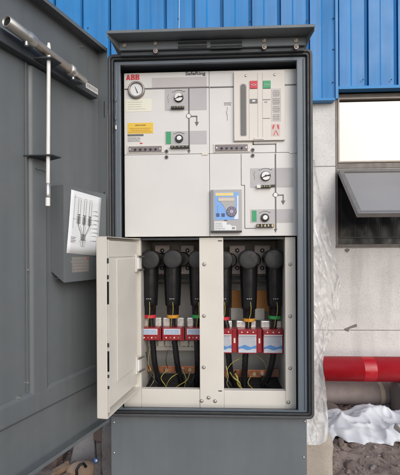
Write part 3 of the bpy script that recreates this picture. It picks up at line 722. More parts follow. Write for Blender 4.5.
# logo: three red block letters split by fine cream lines
def logo(u0, v0, u1, v1):
    a, b, c, d = rect(u0, v0, u1, v1, YP); w3 = (b-a)/3*.94; hh = d-c; y0, y1 = YD(2), YP+.0005; mb_ = MB()
    x = a; g_ = hh*.03
    def half(pts): mb_.prism([(x+w3*p[0], c+hh*p[1]) for p in pts], y0, y1)
    # A
    half([(-.02,0),(.33,0),(.38,.16),(.485,.16),(.485,.46),(.15,.46)]); half([(.515,.16),(.62,.16),(.67,0),(1.02,0),(.85,.46),(.515,.46)])
    half([(.18,.47),(.48,.47),(.48,.74),(.40,.55),(.39,1.0)][:0] or [(.165,.50),(.44,.50),(.485,.64),(.485,1),(.34,1)]); half([(.56,.50),(.835,.50),(.66,1),(.515,1),(.515,.64)])
    for k in (1, 2):
        x = a+k*(b-a)/3+w3*.05
        half([(0,0),(.47,0),(.47,.16),(.34,.16),(.34,.36),(.47,.36),(.47,.47),(0,.47)])
        half([(.51,0),(.78,.02),(.92,.10),(.97,.25),(.92,.40),(.80,.47),(.51,.47),(.51,.36),(.60,.35),(.63,.26),(.60,.17),(.51,.16)])
        half([(0,.52),(.47,.52),(.47,.66),(.34,.66),(.34,.84),(.47,.84),(.47,1),(0,1)])
        half([(.51,.52),(.74,.52),(.86,.58),(.92,.74),(.88,.90),(.74,.99),(.51,1),(.51,.84),(.57,.83),(.60,.75),(.57,.67),(.51,.66)])
    return mb_.build('brand_logo', RED, gear)
logo(126.2, 74.6, 139.8, 79.9)
text('product_name', 'SafeRing', 195.5, 73.9, 20, 4.4, YP, INK, gear, .022, .0012)
decal('header_band', 152, 77.2, 206.6, 87.0, mat('header_grey', (.52,.49,.485), .5, var=.03), 1)
# main bus line, left and right of the breaker cover
line(124.6, 88.6, 209.0, 87.9, 1.2); line(210, 87.6, 233.8, 86.6, 1.2); line(284.3, 85.0, 296.6, 84.6, 1.2)
# pressure gauge
gc = at(136.7, 90.4, YP); k4 = YP/400
ga = MB(); ga.tube([(gc.x, YP, gc.z), (gc.x, YP-.010, gc.z), (gc.x, YP-.013, gc.z), (gc.x, YP-.012, gc.z), (gc.x, YP-.006, gc.z)], [8.5*k4, 8.5*k4, 8.0*k4, 6.6*k4, 6.3*k4], 40, caps=False)
gau = ga.build('pressure_gauge', mat('gauge_bezel', (.30,.27,.25), .3, metal=.6, var=.1), gear); ORG[gau.name] = ORG[gear.name]
MB().tube([(gc.x, YP-.006, gc.z), (gc.x, YP-.0068, gc.z)], 6.3*k4, 32).build('dial', PAPER, gau)
MB().prism([(gc.x-.006,gc.z+.012),(gc.x-.004,gc.z+.012),(gc.x+.0075,gc.z-.012),(gc.x+.0035,gc.z-.014)], YP-.0082, YP-.0075).build('needle', INK, gau)
tk = MB()
for k in range(11):
    a_ = R(-50+k*28); r0, r1 = 4.6*k4, 5.6*k4
    d0 = Vector((math.cos(a_), 0, math.sin(a_))); n0 = Vector((-d0.z, 0, d0.x))*.0004; c0 = Vector((gc.x, YP-.0071, gc.z))
    tk.add([c0+d0*r0-n0, c0+d0*r1-n0, c0+d0*r1+n0, c0+d0*r0+n0], [(0,1,2,3)])
tk.build('dial_marks', INK, gau)
# paper labels, left field
decal('rating_plate', 125.6, 99.0, 151.6, 111.6, LABELW, 1); micro(128, 101, 149, 110, 4, mat('faint_ink', (.58,.56,.48), .5), 2, seed=4, fill=.35)
decal('warning_label', 127.5, 122.8, 153.2, 133.6, YEL, 1); micro(135, 124.2, 146, 126.2, 1, mat('olive_ink', (.30,.20,.04), .5), 2, center=True, seed=8)
micro(128.6, 127.5, 152, 132.9, 3, mat('orange_ink', (.60,.33,.04), .5), 2, seed=9, fill=.45, center=True)
decal('text_bar', 127.6, 134.2, 143.6, 136.2, SLOT, 1); micro(127.8, 137, 143, 141.8, 4, INKL, 2, seed=10, fill=.4); micro(140, 142.6, 143, 144, 1, REDL, 2, seed=2, fill=.8)
def strip(u0, v0, u1, v1):
    o = decal('voltage_indicator', u0, v0, u1, v1, CREAM2, 5, bevel=.0008); ORG[o.name] = ORG[gear.name]
    a, b, c, d = rect(u0+1.6, v0+1.2, u1-2.4, v1-1.0, YP); MB().box(a, b, YD(9), YD(4), c, d).build('indicator_face', MAUVE, o, bevel=.0008)
    for k in range(5):
        x = a+(b-a)*(.20+.155*k); z = (c+d)/2-.002
        MB().cyl((x, YD(9), z), (x, YD(9)-.004, z), .0045, .004, 12).build('test_socket', BLACK, o)
    for x in (a+.006, b-.006): MB().cyl((x, YD(9), (c+d)/2), (x, YD(9)-.002, (c+d)/2), .0026, seg=10).build('screw', STEEL, o)
    mk = MB()
    rn = random.Random(int(u0))
    for k in range(14):
        x = a+(b-a)*(.1+.055*k); mk.box(x, x+.0035, YD(9)-.0004, YD(8), d-.006, d-.0035)
    mk.build('printed_text', INKL, o); return o
strip(127.4, 145.4, 164.2, 154.0-.9); strip(213.6, 143.6, 250.0, 152.2)
plug = None
for u, v in ((166.6, 151.4), (166.6, 157.2), (252.7, 150.0), (252.7, 155.6)):
    p = at(u, v, YP)
    if plug is None:
        pb2 = MB().cyl((0,0,0), (0,-.004,0), .0072, .007, 18); pb2.cyl((0,-.004,0), (0,-.005,0), .004, .0035, 12, 1)
        po = pb2.build('lock_plug', [SLOT, BLACK], gear, local=True); po.location = p-ORG[gear.name]; plug = po.data
    else: stamp(plug, 'lock_plug', gear, p)
# selector fields
def arc_pts(c, r, a0, a1, n=12): return [Vector((c.x+r*math.cos(R(a0+(a1-a0)*k/n)), YD(3), c.z+r*math.sin(R(a0+(a1-a0)*k/n)))) for k in range(n+1)]
def selector(u, v, r, closed, ring_m):
    c = at(u, v, YP); rr_ = r*k4
    o = MB().tube([(c.x, YP, c.z), (c.x, YP-.006, c.z), (c.x, YP-.008, c.z)], [rr_*1.1, rr_*1.08, rr_], 28).build('selector_knob', BLACK, gear); ORG[o.name] = ORG[gear.name]
    rot = R(35 if closed else -50)
    if closed:
        MB().tube([(c.x, YP-.0082, c.z), (c.x, YP-.012, c.z), (c.x, YP-.0125, c.z)], [rr_*.72, rr_*.70, rr_*.5], 24).build('knob_socket', STEEL, o)
        MB().cyl((c.x, YP-.0126, c.z), (c.x, YP-.0130, c.z), rr_*.34, seg=6).build('hex_hole', WHITE, o)
    else:
        # white half-moon face with a black bar
        for a0, a1 in ((20, 200), (215, 350)):
            pts = arc_pts(c, rr_*.93, a0, a1, 14); mb_ = MB()
            q = [(p.x, p.z) for p in pts]; 
            cx2, cz2 = c.x+rr_*.1*math.cos(R((a0+a1)/2)), c.z+rr_*.1*math.sin(R((a0+a1)/2))
            mb_.prism(q+[(cx2, cz2)], YP-.0105, YP-.0081); mb_.build('knob_face', WHITE, o)
        MB().cyl((c.x, YP-.0106, c.z), (c.x, YP-.013, c.z), rr_*.22, seg=12).build('knob_hub', BLACK, o)
    mb_ = MB(); mb_.tube(arc_pts(c, rr_*1.75, 50, 130), .0006, 4)
    for a in (48, 135):
        q = arc_pts(c, rr_*1.95, a, a+1, 1)[0]; mb_.ball(q, .0016, seg=6, rings=4)
    mb_.build('dial_arc', INK, o)
    return o
def padbar(u0, v0, u1, v1, m, white=False):
    a, b, c, d = rect(u0, v0, u1, v1, YP)
    mb_ = MB(); mb_.box(a, b, YP-.014, YP-.004, c, d, 0)
    n = 5
    rn = random.Random(int(u0*7))
    for k in range(n):
        x = a+(b-a)*(k+rn.uniform(.05,.3))/n; mb_.box(x, x+(b-a)/n*rn.uniform(.3,.65), YP-.0155, YP-.0141, c+rn.uniform(.001,.003), d-rn.uniform(.001,.003), 1)
    mb_.box(a+(b-a)*.3, b-(b-a)*.1, YP-.004, YP+.0005, c+.001, d-.001, 0)
    if white: mb_.box(a-.003, a+(b-a)*.22, YP-.017, YP-.0035, c-.001, d+.001, 2)
    return mb_.build('padlock_flap', [BLACK, m, WHITE], gear, bevel=.0008)
OLIVE = mat('worn_brass', (.24,.22,.12), .4, metal=.5, var=.3, vs=60); BRASS = mat('brass_edge', (.46,.36,.22), .4, metal=.5, var=.2, vs=60)
def sym(u, v0, v1):      # disconnector symbol: two stubs and a slanted blade
    a, b = at(u, v0, YP), at(u, v1, YP); x = a.x; zt, zb_ = a.z, b.z; h = zt-zb_; mb_ = MB()
    mb_.box(x-.0006, x+.0006, YD(3), YP+.0004, zt-h*.3, zt); mb_.box(x-.0006, x+.0006, YD(3), YP+.0004, zb_, zb_+h*.35)
    mb_.prism([(x-.0006, zb_+h*.35), (x+.0006, zb_+h*.35), (x-.0035, zt-h*.3), (x-.0050, zt-h*.32)], YD(3), YP+.0004)
    mb_.build('switch_symbol', INKL, gear)
decal('selector_field', 164.8, 88.9, 206.8, 110.3, LGREY, 1); selector(178.8, 97.8, 4.3, False, None); sym(168.4, 93.5, 103)
padbar(171.3, 107.2, 184.5, 109.4, OLIVE)
decal('selector_field', 164.9, 131.0, 206.8, 144.4, LGREY, 1); decal('status_flag', 166.3, 131.8, 171.0, 143.8, GREEN, 3); selector(179.2, 138.8, 3.7, True, None)
padbar(170.6, 146.3, 189.4, 148.6, OLIVE)
decal('selector_field', 250.2, 168.0, 293.2, 187.4, LGREY, 1); selector(265.6, 176.2, 4.5, False, None); sym(254.6, 171.2, 179.5)
padbar(257.2, 185.6, 271.0, 188.2, OLIVE, True); decal('flap_stop', 271.2, 184.8, 275, 187.0, BLACK, 8)
decal('selector_field', 250.3, 209.2, 293.2, 222.8, LGREY, 1); decal('status_flag', 252.0, 210.6, 256.5, 221.4, GREEN, 3); selector(264.9, 217.8, 3.8, True, None)
padbar(256.4, 224.0, 273.6, 227.6, BRASS, False)
# mimic diagram lines with earth branches
def arrow(u, v0, v1, hw):
    a, b = at(u, v0, YP), at(u, v1, YP); MB().prism([(a.x-hw*k4, a.z), (b.x, b.z), (a.x+hw*k4, a.z)], YD(3), YP+.0005).build('mimic_arrow', LINE, gear)
def branch(u, v, u2, v2):
    c = at(u, v, YP); mb_ = MB().tube([(c.x, YD(6), c.z), (c.x, YD(3), c.z)], 2.0*k4, 20); mb_.build('crossing_dot', WHITE, gear)
    mb_ = MB().tube(arc_pts(c, 2.4*k4, -30, 190, 12), .0009, 5); mb_.build('crossing_arc', LINE, gear)
    line(u+1.6, v+.1, u2, v+.1, .9, 3); line(u2, v-.3, u2, v2, .9, 3); arrow(u2, v2, v2+4.0, 2.0)
line(189.0, 88.2, 189.0, 150.5, 1.3); arrow(189.0, 150.3, 153.4, 1.6); branch(188.8, 116.2, 196.9, 122.0)
line(275.6, 153.9, 275.6, 229.0, 1.3); arrow(275.6, 228.8, 232.6, 1.6); branch(275.4, 194.9, 283.2, 200.6)
line(253.2, 141.4, 253.2, 144.8, 1.2); line(252.7, 144.4, 276.2, 144.0, 1.0); line(275.8, 143.6, 275.8, 153.0, 1.0)
line(241.3, 154.0, 241.3, 185.2, .5, 2, 'panel_joint'); line(241.3, 185.2, 244.8, 185.2, .5, 2, 'panel_joint'); line(244.8, 185.2, 244.8, 228.3, .6, 2, 'panel_joint'); line(244.8, 228.3, 256.3, 228.3, .6, 2, 'panel_joint')
decal('seam_tab', 201.8, 152.8, 207.8, 155.2, CREAMW, 4, bevel=.0008); decal('seam_tab', 289, 151.6, 296, 153.4, CREAMW, 4, bevel=.0008)
sym(227.4, 107, 120.5); micro(223.6, 102, 231.8, 105.6, 2, INKL, 2, seed=12, center=True)
# breaker operating cover
a, b, c, d = rect(233.8, 71.9, 284.4, 141.2, YP)
brk = MB().box(a, b, YP-.012, YP+.0006, c, d).build('breaker_cover', CREAMW, gear, bevel=.0015); ORG[brk.name] = ORG[gear.name]
LB = .012
def bdec(name, u0, v0, u1, v1, m, k=1, bevel=0): return decal(name, u0, v0, u1, v1, m, k, brk, LB, bevel)
a, b, c, d = rect(240.4, 84.0, 246.2, 135.8, YP-LB); r_ = (b-a)/2; xm_ = (a+b)/2
pts = [(xm_+r_*math.cos(R(t)), d-r_+r_*math.sin(R(t))) for t in range(0, 181, 20)]+[(a, c+.003), (a+.003, c), (b-.003, c), (b, c+.003)]
MB().prism(pts, YP-LB-.0005, YP-LB+.0004).build('lever_slot', SLOT, brk)
pts2 = [(xm_+(p[0]-xm_)*.75, (c+d)/2+(p[1]-(c+d)/2)*.975) for p in pts]
MB().prism(pts2, YP-LB-.0009, YP-LB-.0003).build('slot_back', mat('slot_dark', (.11,.105,.10), .3, var=.1), brk)
MB().prism([(xm_+(p[0]-xm_)*1.28, (c+d)/2+(p[1]-(c+d)/2)*1.03) for p in pts], YP-LB-.0003, YP-LB+.0004).build('slot_rim', mat('slot_rim', (.5,.46,.42), .4), brk)
bdec('cover_rib', 249.0, 81, 249.5, 139, mat('rib_shade', (.50,.46,.42), .45), 1); bdec('cover_rib', 257.6, 73, 258.1, 139, bpy.data.materials['rib_shade'], 1); bdec('cover_rib', 262.4, 73, 262.9, 139, bpy.data.materials['rib_shade'], 1)
bdec('open_button', 249.9, 81.0, 257.4, 88.6, REDL, 5, .0008); bdec('close_button', 263.0, 80.8, 270.6, 88.4, GREEN, 5, .0008)
for u, v, kind in ((253.6, 85.2, 0), (266.8, 85.0, 1)):
    p = at(u, v, YP-LB); y = YP-LB-.0035; wi = MB()
    if kind == 0: wi.tube([Vector((p.x+.005*math.cos(R(t)), y-.0006, p.z+.0032*math.sin(R(t)))) for t in range(0, 361, 30)], .0007, 4)
    else: wi.box(p.x-.0007, p.x+.0007, y-.0012, y, p.z-.0035, p.z+.0035)
    for q in (-.008, .008): wi.box(p.x+q-.002, p.x+q+.002, y-.0012, y, p.z-.001, p.z+.001)
    wi.build('button_symbol', PAPER, brk)
bdec('status_window', 249.8, 99.0, 257.4, 103.2, SLOT, 3); bdec('status_text', 252.2, 100.2, 255.2, 101.9, PAPER, 4)
bdec('status_window', 262.8, 99.2, 270.4, 99.9, INKL, 2); bdec('status_window', 262.8, 118.0, 270.4, 118.5, INKL, 2); micro(264.6, 101.3, 268.6, 102.7, 1, INKL, 2, LB, brk, seed=14, fill=.8)
bdec('instruction_label', 271.2, 88.4, 281.0, 121.5, mat('label_pale', (.55,.52,.49), .5), 1)
for k in range(4): micro(272.4, 90+k*8.0, 280.0, 96.6+k*8.0, 4, INKL, 2, LB, brk, seed=20+k, fill=.45, center=True)
bdec('hazard_label', 271.2, 123.4, 280.2, 136.0, mat('label_pink', (.62,.52,.48), .5), 1)
hz = MB()
for u, v, f in ((273.6, 127, 1), (278, 127, -1), (275.8, 132.6, 0)):
    p = at(u, v, YP-LB); y0, y1 = YP-LB-.0016, YP-LB-.0004
    if f: hz.prism([(p.x-.004,p.z-.008),(p.x-.001,p.z-.008),(p.x+.002*f,p.z),(p.x+.004,p.z+.008),(p.x,p.z+.010),(p.x-.004*f,p.z+.003)] if f > 0 else [(p.x+.001,p.z-.008),(p.x+.004,p.z-.008),(p.x+.004,p.z+.003),(p.x,p.z+.010),(p.x-.004,p.z+.008),(p.x-.002,p.z)], y0, y1)
    else:
        hz.prism([(p.x-.010,p.z-.010),(p.x-.007,p.z-.010),(p.x+.001,p.z+.007),(p.x,p.z+.009)], y0, y1); hz.prism([(p.x+.007,p.z-.010),(p.x+.010,p.z-.010),(p.x+.0012,p.z+.009),(p.x+.001,p.z+.006)], y0, y1)
hz.build('hazard_symbols', REDL, brk)
for u, v in ((245.8, 75.7), (274.6, 74.8)):
    p = at(u, v, YP-LB); MB().ball(p, .0052, 0, 1, .5, 1).build('screw', STEEL, brk)
bdec('cover_tab', 253.6, 137.6, 263.8, 139.4, CREAM2, 4, .0006)
# protection relay
a, b, c, d = rect(210.8, 190.0, 241.8, 232.0, YP)
rel = MB().box(a, b, YP-.014, YP+.0006, c, d).build('protection_relay', RELGREY, gear, bevel=.002); ORG[rel.name] = ORG[gear.name]
LR = .014
def rdec(name, u0, v0, u1, v1, m, k=1, bevel=0): return decal(name, u0, v0, u1, v1, m, k, rel, LR, bevel)
rdec('relay_side', 210.8, 190.2, 213.6, 231, mat('relay_side', (.25,.245,.245), .45), 1)
rdec('face_film', 214.8, 192.4, 238.6, 219.8, RELBLUE, 1); rdec('title_strip', 215.4, 192.8, 233.4, 195.8, mat('relay_yellow', (.80,.62,.25), .4), 2)
a, b, c, d = rect(214.8, 192.4, 238.6, 219.8, YP-LR)
q = lambda s_, t_: (a+(b-a)*s_, d-(d-c)*t_)
MB().prism([q(.15,.22), q(.25,.36), q(.38,.5), q(.46,.64), q(.50,.82), q(.74,.9), q(.86,.62), q(.86,.16), q(.15,.16)], YP-LR-.0017, YP-LR-.0006).build('face_panel', RELGREY, rel)
MB().prism([q(.80,.98), q(.99,.98), q(.99,.12), q(.93,.12), q(.93,.6)], YP-LR-.0019, YP-LR-.0006).build('face_stripe', PAPER, rel)
rdec('display', 218.2, 198.2, 234.0, 201.0, LCD, 4)
p = at(231.6, 211.6, YP-LR); kp = MB().tube([(p.x, YP-LR-.0004, p.z), (p.x, YP-LR-.004, p.z), (p.x, YP-LR-.0045, p.z)], [5.2*k4, 5.1*k4, 4.8*k4], 30)
kp.build('keypad', PURP, rel)
kk = MB(); kk.tube([(p.x, YP-LR-.0046, p.z), (p.x, YP-LR-.0056, p.z)], 1.9*k4, 18)
for t in range(0, 360, 45): kk.ball((p.x+3.5*k4*math.cos(R(t)), YP-LR-.0044, p.z+3.5*k4*math.sin(R(t))), .0022, 0, 1, .4, 1, 8, 5)
kk.build('keypad_keys', mat('key_lilac', (.42,.38,.48), .4), rel)
for u in (216.3, 221.6): rdec('function_key', u, 213.3, u+3.2, 216.6, mat('key_navy', (.06,.09,.20), .4), 4, .0006)
for k in range(4): 
    p = at(217.6, 206+k*1.9, YP-LR); MB().ball((p.x, YP-LR-.0012, p.z), .0015, 0, 1, .5, 1, 8, 5).build('status_lamp', mat('lamp_blue', (.08,.14,.35), .3), rel)
rdec('port_mark', 224.2, 219.9, 227.2, 220.9, INK, 2)
MB().prism([(lambda s_: (s_[0], s_[1]))((at(u, v, YP-LR).x, at(u, v, YP-LR).z)) for u, v in ((214.4,230.2),(236,230.2),(236,226),(231,226),(231,224.6),(226.6,224.6),(226.6,221.4),(214.4,221.4))], YP-LR-.0008, YP-LR+.0004).build('data_label', PAPER, rel)
micro(215.2, 222.2, 226, 229.6, 4, INKL, 2, LR, rel, seed=31, fill=.35); rdec('data_mark', 232.0, 227.0, 235.0, 229.2, INKL, 2)
rdec('relay_foot', 210.8, 230.8, 241.8, 232.6, BLACK, 6)

# ---------------- cable compartment
def R2(u0, v0, u1, v1): return rect(u0, v0, u1, v1, YL)
zt = at(210, 239.6, YL).z; zbl = at(170, 389.3, YL).z; zbr = at(255, 390.6, YL).z; zbot = at(200, 408.6, YL).z
X_ = lambda u, v=310: at(u, v, YL).x
lxa, lxb, rxa, rxb, rxe = X_(140.8), X_(199.6), X_(223.6), X_(285.2), X_(295.8)
xl_ = X_(123.5)
P('door_post', MB().box(xl_, lxa, YL, YL+.025, zbot, sz0-.004), CREAM2, .0015)
P('bottom_rail', MB().box(lxa+.0005, lxb-.0008, YL, YL+.025, zbot, zbl), CREAM2, .0015)
P('centre_post', MB().box(lxb, rxa, YL-.003, YL+.025, zbot+.001, sz0-.004), CREAM2, .0015)
P('cover_frame', MB().box(rxa+.0003, rxb-.0003, YL-.003, YL+.025, zbot+.001, zbr), CREAM2, .0015)
P('right_post', MB().box(rxb, rxe, YL-.003, YL+.025, zbot+.001, sz0-.004), CREAM2, .0015)
P('top_rail', MB().box(lxa+.0004, lxb-.0004, YL+.004, YL+.02, zt, sz0-.004), DARK); P('top_rail', MB().box(rxa+.0004, rxb-.0004, YL+.004, YL+.02, zt, sz0-.004), DARK)
YBK = 1.94
for (xa_, xb2) in ((lxa, lxb), (rxa, rxb)):
    lm = MB(); lm.box(xa_-.012, xb2+.012, YBK, YBK+.004, zbot, sz0-.004); lm.box(xa_-.014, xa_-.0122, YL+.026, YBK+.004, zbot, sz0-.004); lm.box(xb2+.0122, xb2+.014, YL+.026, YBK+.004, zbot, sz0-.004)
    P('compartment_liner', lm, LINER)
    P('compartment_roof', MB().box(xa_-.0118, xb2+.0118, YL+.026, YBK-.0004, sz0-.010, sz0-.0045), DARK)
    P('gland_plate', MB().box(xa_-.0118, xb2+.0118, YL+.026, YBK-.0004, zbot+.02, zbot+.028), BLACK)
# screws
sw = MB(); sw.tube([(0,0,0), (0,-.0018,0), (0,-.0022,0)], [.0078, .0076, .006], 16, 1); sw.ball((0,-.0022,0), .0048, 0, 1, .9, 1, 12, 6)
sw0 = sw.build('screw', [STEEL, mat('washer', (.40,.37,.34), .4, metal=.5)], gear, local=True); sw0.location = at(204.3, 264.2, YL-.003)-ORG[gear.name]
for u, v in ((204.0, 315.8), (203.8, 367.2), (290.0, 264.2), (290.1, 316.2), (290.1, 368.2), (288.2, 402.2), (201.7, 400.8), (208.6, 397.6), (215.2, 401.0)):
    stamp(sw0.data, 'screw', gear, at(u, v, YL-.003))
p = at(219.5, 240.8, YL-.004); P('hook_slot', MB().box(p.x-.006, p.x+.010, YL-.0042, YL-.0028, p.z-.002, p.z+.002), DARK)
p = at(220, 391, YL-.004); P('hook_slot', MB().box(p.x-.006, p.x+.008, YL-.0042, YL-.0028, p.z-.002, p.z+.002), DARK)
# bushing plates, barrier boards, rails
def bk(name, u0, v0, u1, v1, y0, y1, m, bevel=0):
    a, b, c, d = rect(u0, v0, u1, v1, y0); return MB().box(a, b, y0, y1, c, d).build(name, m, gear, bevel=bevel)
for u0, u1 in ((155, 169.5), (181, 194), (229.5, 245), (254.5, 270)):
    o = bk('bushing_plate', u0, 245.5, u1, 274, 1.84, 1.86, PINK, .002); ORG[o.name] = ORG[gear.name]
    for v in (250.5, 268.0):
        p = at((u0+u1)/2, v, 1.84); MB().tube([p, p+Vector((0,-.004,0)), p+Vector((0,-.0042,0)), p+Vector((0,-.003,0))], [.010,.010,.0075,.007], 18).build('plate_screw', [DARK], o)
        MB().ball(p+Vector((0,-.004,0)), .006, 0, 1, .5, 1, 10, 6).build('plate_screw', STEEL, o)
for u0, u1 in ((141.5, 199), (224.5, 284)):
    bk('support_rail', u0, 276.5, u1, 279.5, 1.86, 1.88, DARK); bk('support_rail', u0, 282.5, u1, 284, 1.86, 1.88, DARK)
bk('barrier_board', 232, 290.5, 246, 311.5, 1.86, 1.866, OCHRE); bk('barrier_board', 254, 290.5, 272, 311.5, 1.86, 1.866, OCHRE)
for u0, u1, v0 in ((231, 243, 308), (254, 264.5, 308.5)): bk('board_support', u0, v0, u1, 320, 1.855, 1.8595, CREAM2)
# clamps and drilled rails
for u0, u1 in ((143, 151), (155, 161), (163, 170.5), (177, 184), (187, 193.5)): bk('cable_clamp', u0, 317.8, u1, 327.5, 1.745, 1.775, CLAMP, .004)
for u0, u1 in ((226, 232), (236.5, 246), (249, 256), (261, 270), (274, 281.5)): bk('cable_clamp', u0, 321, u1, 330.2, 1.745, 1.775, CLAMP, .004)
for u0, u1 in ((142, 151), (158, 164), (165, 173), (180, 188), (189.5, 198)): bk('cable_clamp', u0, 340.8, u1, 346.5, 1.815, 1.8385, CREAM2, .003)
o = bk('drilled_rail', 141.5, 341.5, 199, 350.5, 1.84, 1.855, CREAM2, .001); ORG[o.name] = ORG[gear.name]
rl = MB()
for u in (146, 153, 166, 170, 184, 188, 192): 
    p = at(u, 346.2, 1.84); rl.cyl(p+Vector((0,-.0005,0)), p+Vector((0,.0005,0)), .004, seg=12)
rl.build('rail_holes', DARK, o)
def bar(u0, u1, v0, v1, bolts):
    o = bk('earth_bar', u0, v0, u1, v1, 1.78, 1.786, COPPER, .001); ORG[o.name] = ORG[gear.name]
    for u in bolts:
        p = at(u, (v0+v1)/2, 1.78); MB().cyl(p, p+Vector((0,-.008,0)), .0085, .0085, 6).build('bolt', STEEL if random.random() < .6 else BRASS, o)
bar(147, 199.5, 366.2, 372.8, (150, 167, 182, 190, 196)); bar(224.5, 266, 370.0, 377.3, (232, 246, 254, 262))
bk('bar_bracket', 266.3, 369, 279, 377, 1.785, 1.80, mat('dull_copper', (.22,.11,.08), .5, metal=.3), .001)
# ---------------- inner cable door (hinged left, swung open)
dh = at(140.9, 312, YL); fp2 = at(107.0, 330, 1.272)
dv = Vector((fp2.x-dh.x, fp2.y-dh.y)); DW2 = dv.length; th2 = math.atan2(dv.y, dv.x)
d2M = Matrix.Translation((dh.x, dh.y, 0)) @ Matrix.Rotation(th2, 4, 'Z'); d2I = d2M.inverted()
def sd2(u, v, off=0):
    o_ = d2I @ Vector((0,0,H)); d_ = d2I.to_3x3() @ ray(u, v); t_ = (off-o_.y)/d_.y; return o_+d_*t_
ez1 = at(141, 239.2, YL).z; ez0 = at(141, 387.2, YL).z
T2 = .036; dd = MB()
dd.box(0, DW2, -T2, -T2+.002, ez0, ez1)                                       # outer skin
dd.box(0, DW2, -T2+.0022, 0, ez1-.002, ez1); dd.box(0, DW2, -T2+.0022, 0, ez0, ez0+.002)
dd.box(DW2-.002, DW2, -T2+.0022, 0, ez0+.0022, ez1-.0022); dd.box(0, .002, -T2+.0022, 0, ez0+.0022, ez1-.0022)
idoor = dd.build('cable_door', CREAM2, gear, local=True, bevel=.0012)
idoor.matrix_parent_inverse = Matrix.Translation(ORG[gear.name]).inverted(); idoor.matrix_basis = d2M; ORG[idoor.name] = Vector((0,0,0))
# inner lining: raised pan with embossed field
e0, e1 = .012, DW2-.030
MB().box(e0, e1, -T2+.0023, -.010, ez0+.018, ez1-.012).build('door_lining', CREAM2, idoor, local=True, bevel=.004)
fx_a, fx_b = .05, e1-.065
MB().box(fx_a, fx_b, -.0098, -.006, ez0+.09, ez1-.075).build('embossed_field', CREAM2, idoor, local=True, bevel=.003)
MB().box(e1+.001, e1+.008, -T2+.0025, -.004, ez0+.012, ez1-.010).build('lining_edge', CREAM2, idoor, local=True, bevel=.001)
MB().box(e0+.004, e1-.004, -.0098, -.0085, ez1-.068, ez1-.066).build('lining_seam', LINER, idoor, local=True)
for v0, v1, m in ((258, 263, DARK), (274.5, 278.5, DARK), (281, 303, BLACK), (341, 345, DARK), (349, 369, BLACK), (372, 375, DARK), (383, 386, DARK)):
    z1_, z0_ = sd2(108.2, v0, -.02).z, sd2(108.2, v1, -.02).z
    MB().box(DW2-.024, DW2-.0205, -.030, -.0035, z0_, z1_).build('latch_slot', m, idoor, local=True)
for v in (263.5, 367.5):
    p = sd2(135.5, v, 0); z = p.z
    hb = MB(); hb.box(.018, .040, -.0097, -.002, z-.034, z+.034, 0); hb.box(.020, .036, -.0018, .004, z-.022, z+.022, 1)
    hb.build('hinge_leaf', [CREAM2, PAPER], idoor, local=True, bevel=.0015)
    for q in (-.026, .026):
        MB().tube([(.036, .002, z+q), (.012, .006, z+q), (-.008, .010, z+q)], [.0042, .0042, .0040], 10).build('hinge_pin', STEEL, idoor, local=True)

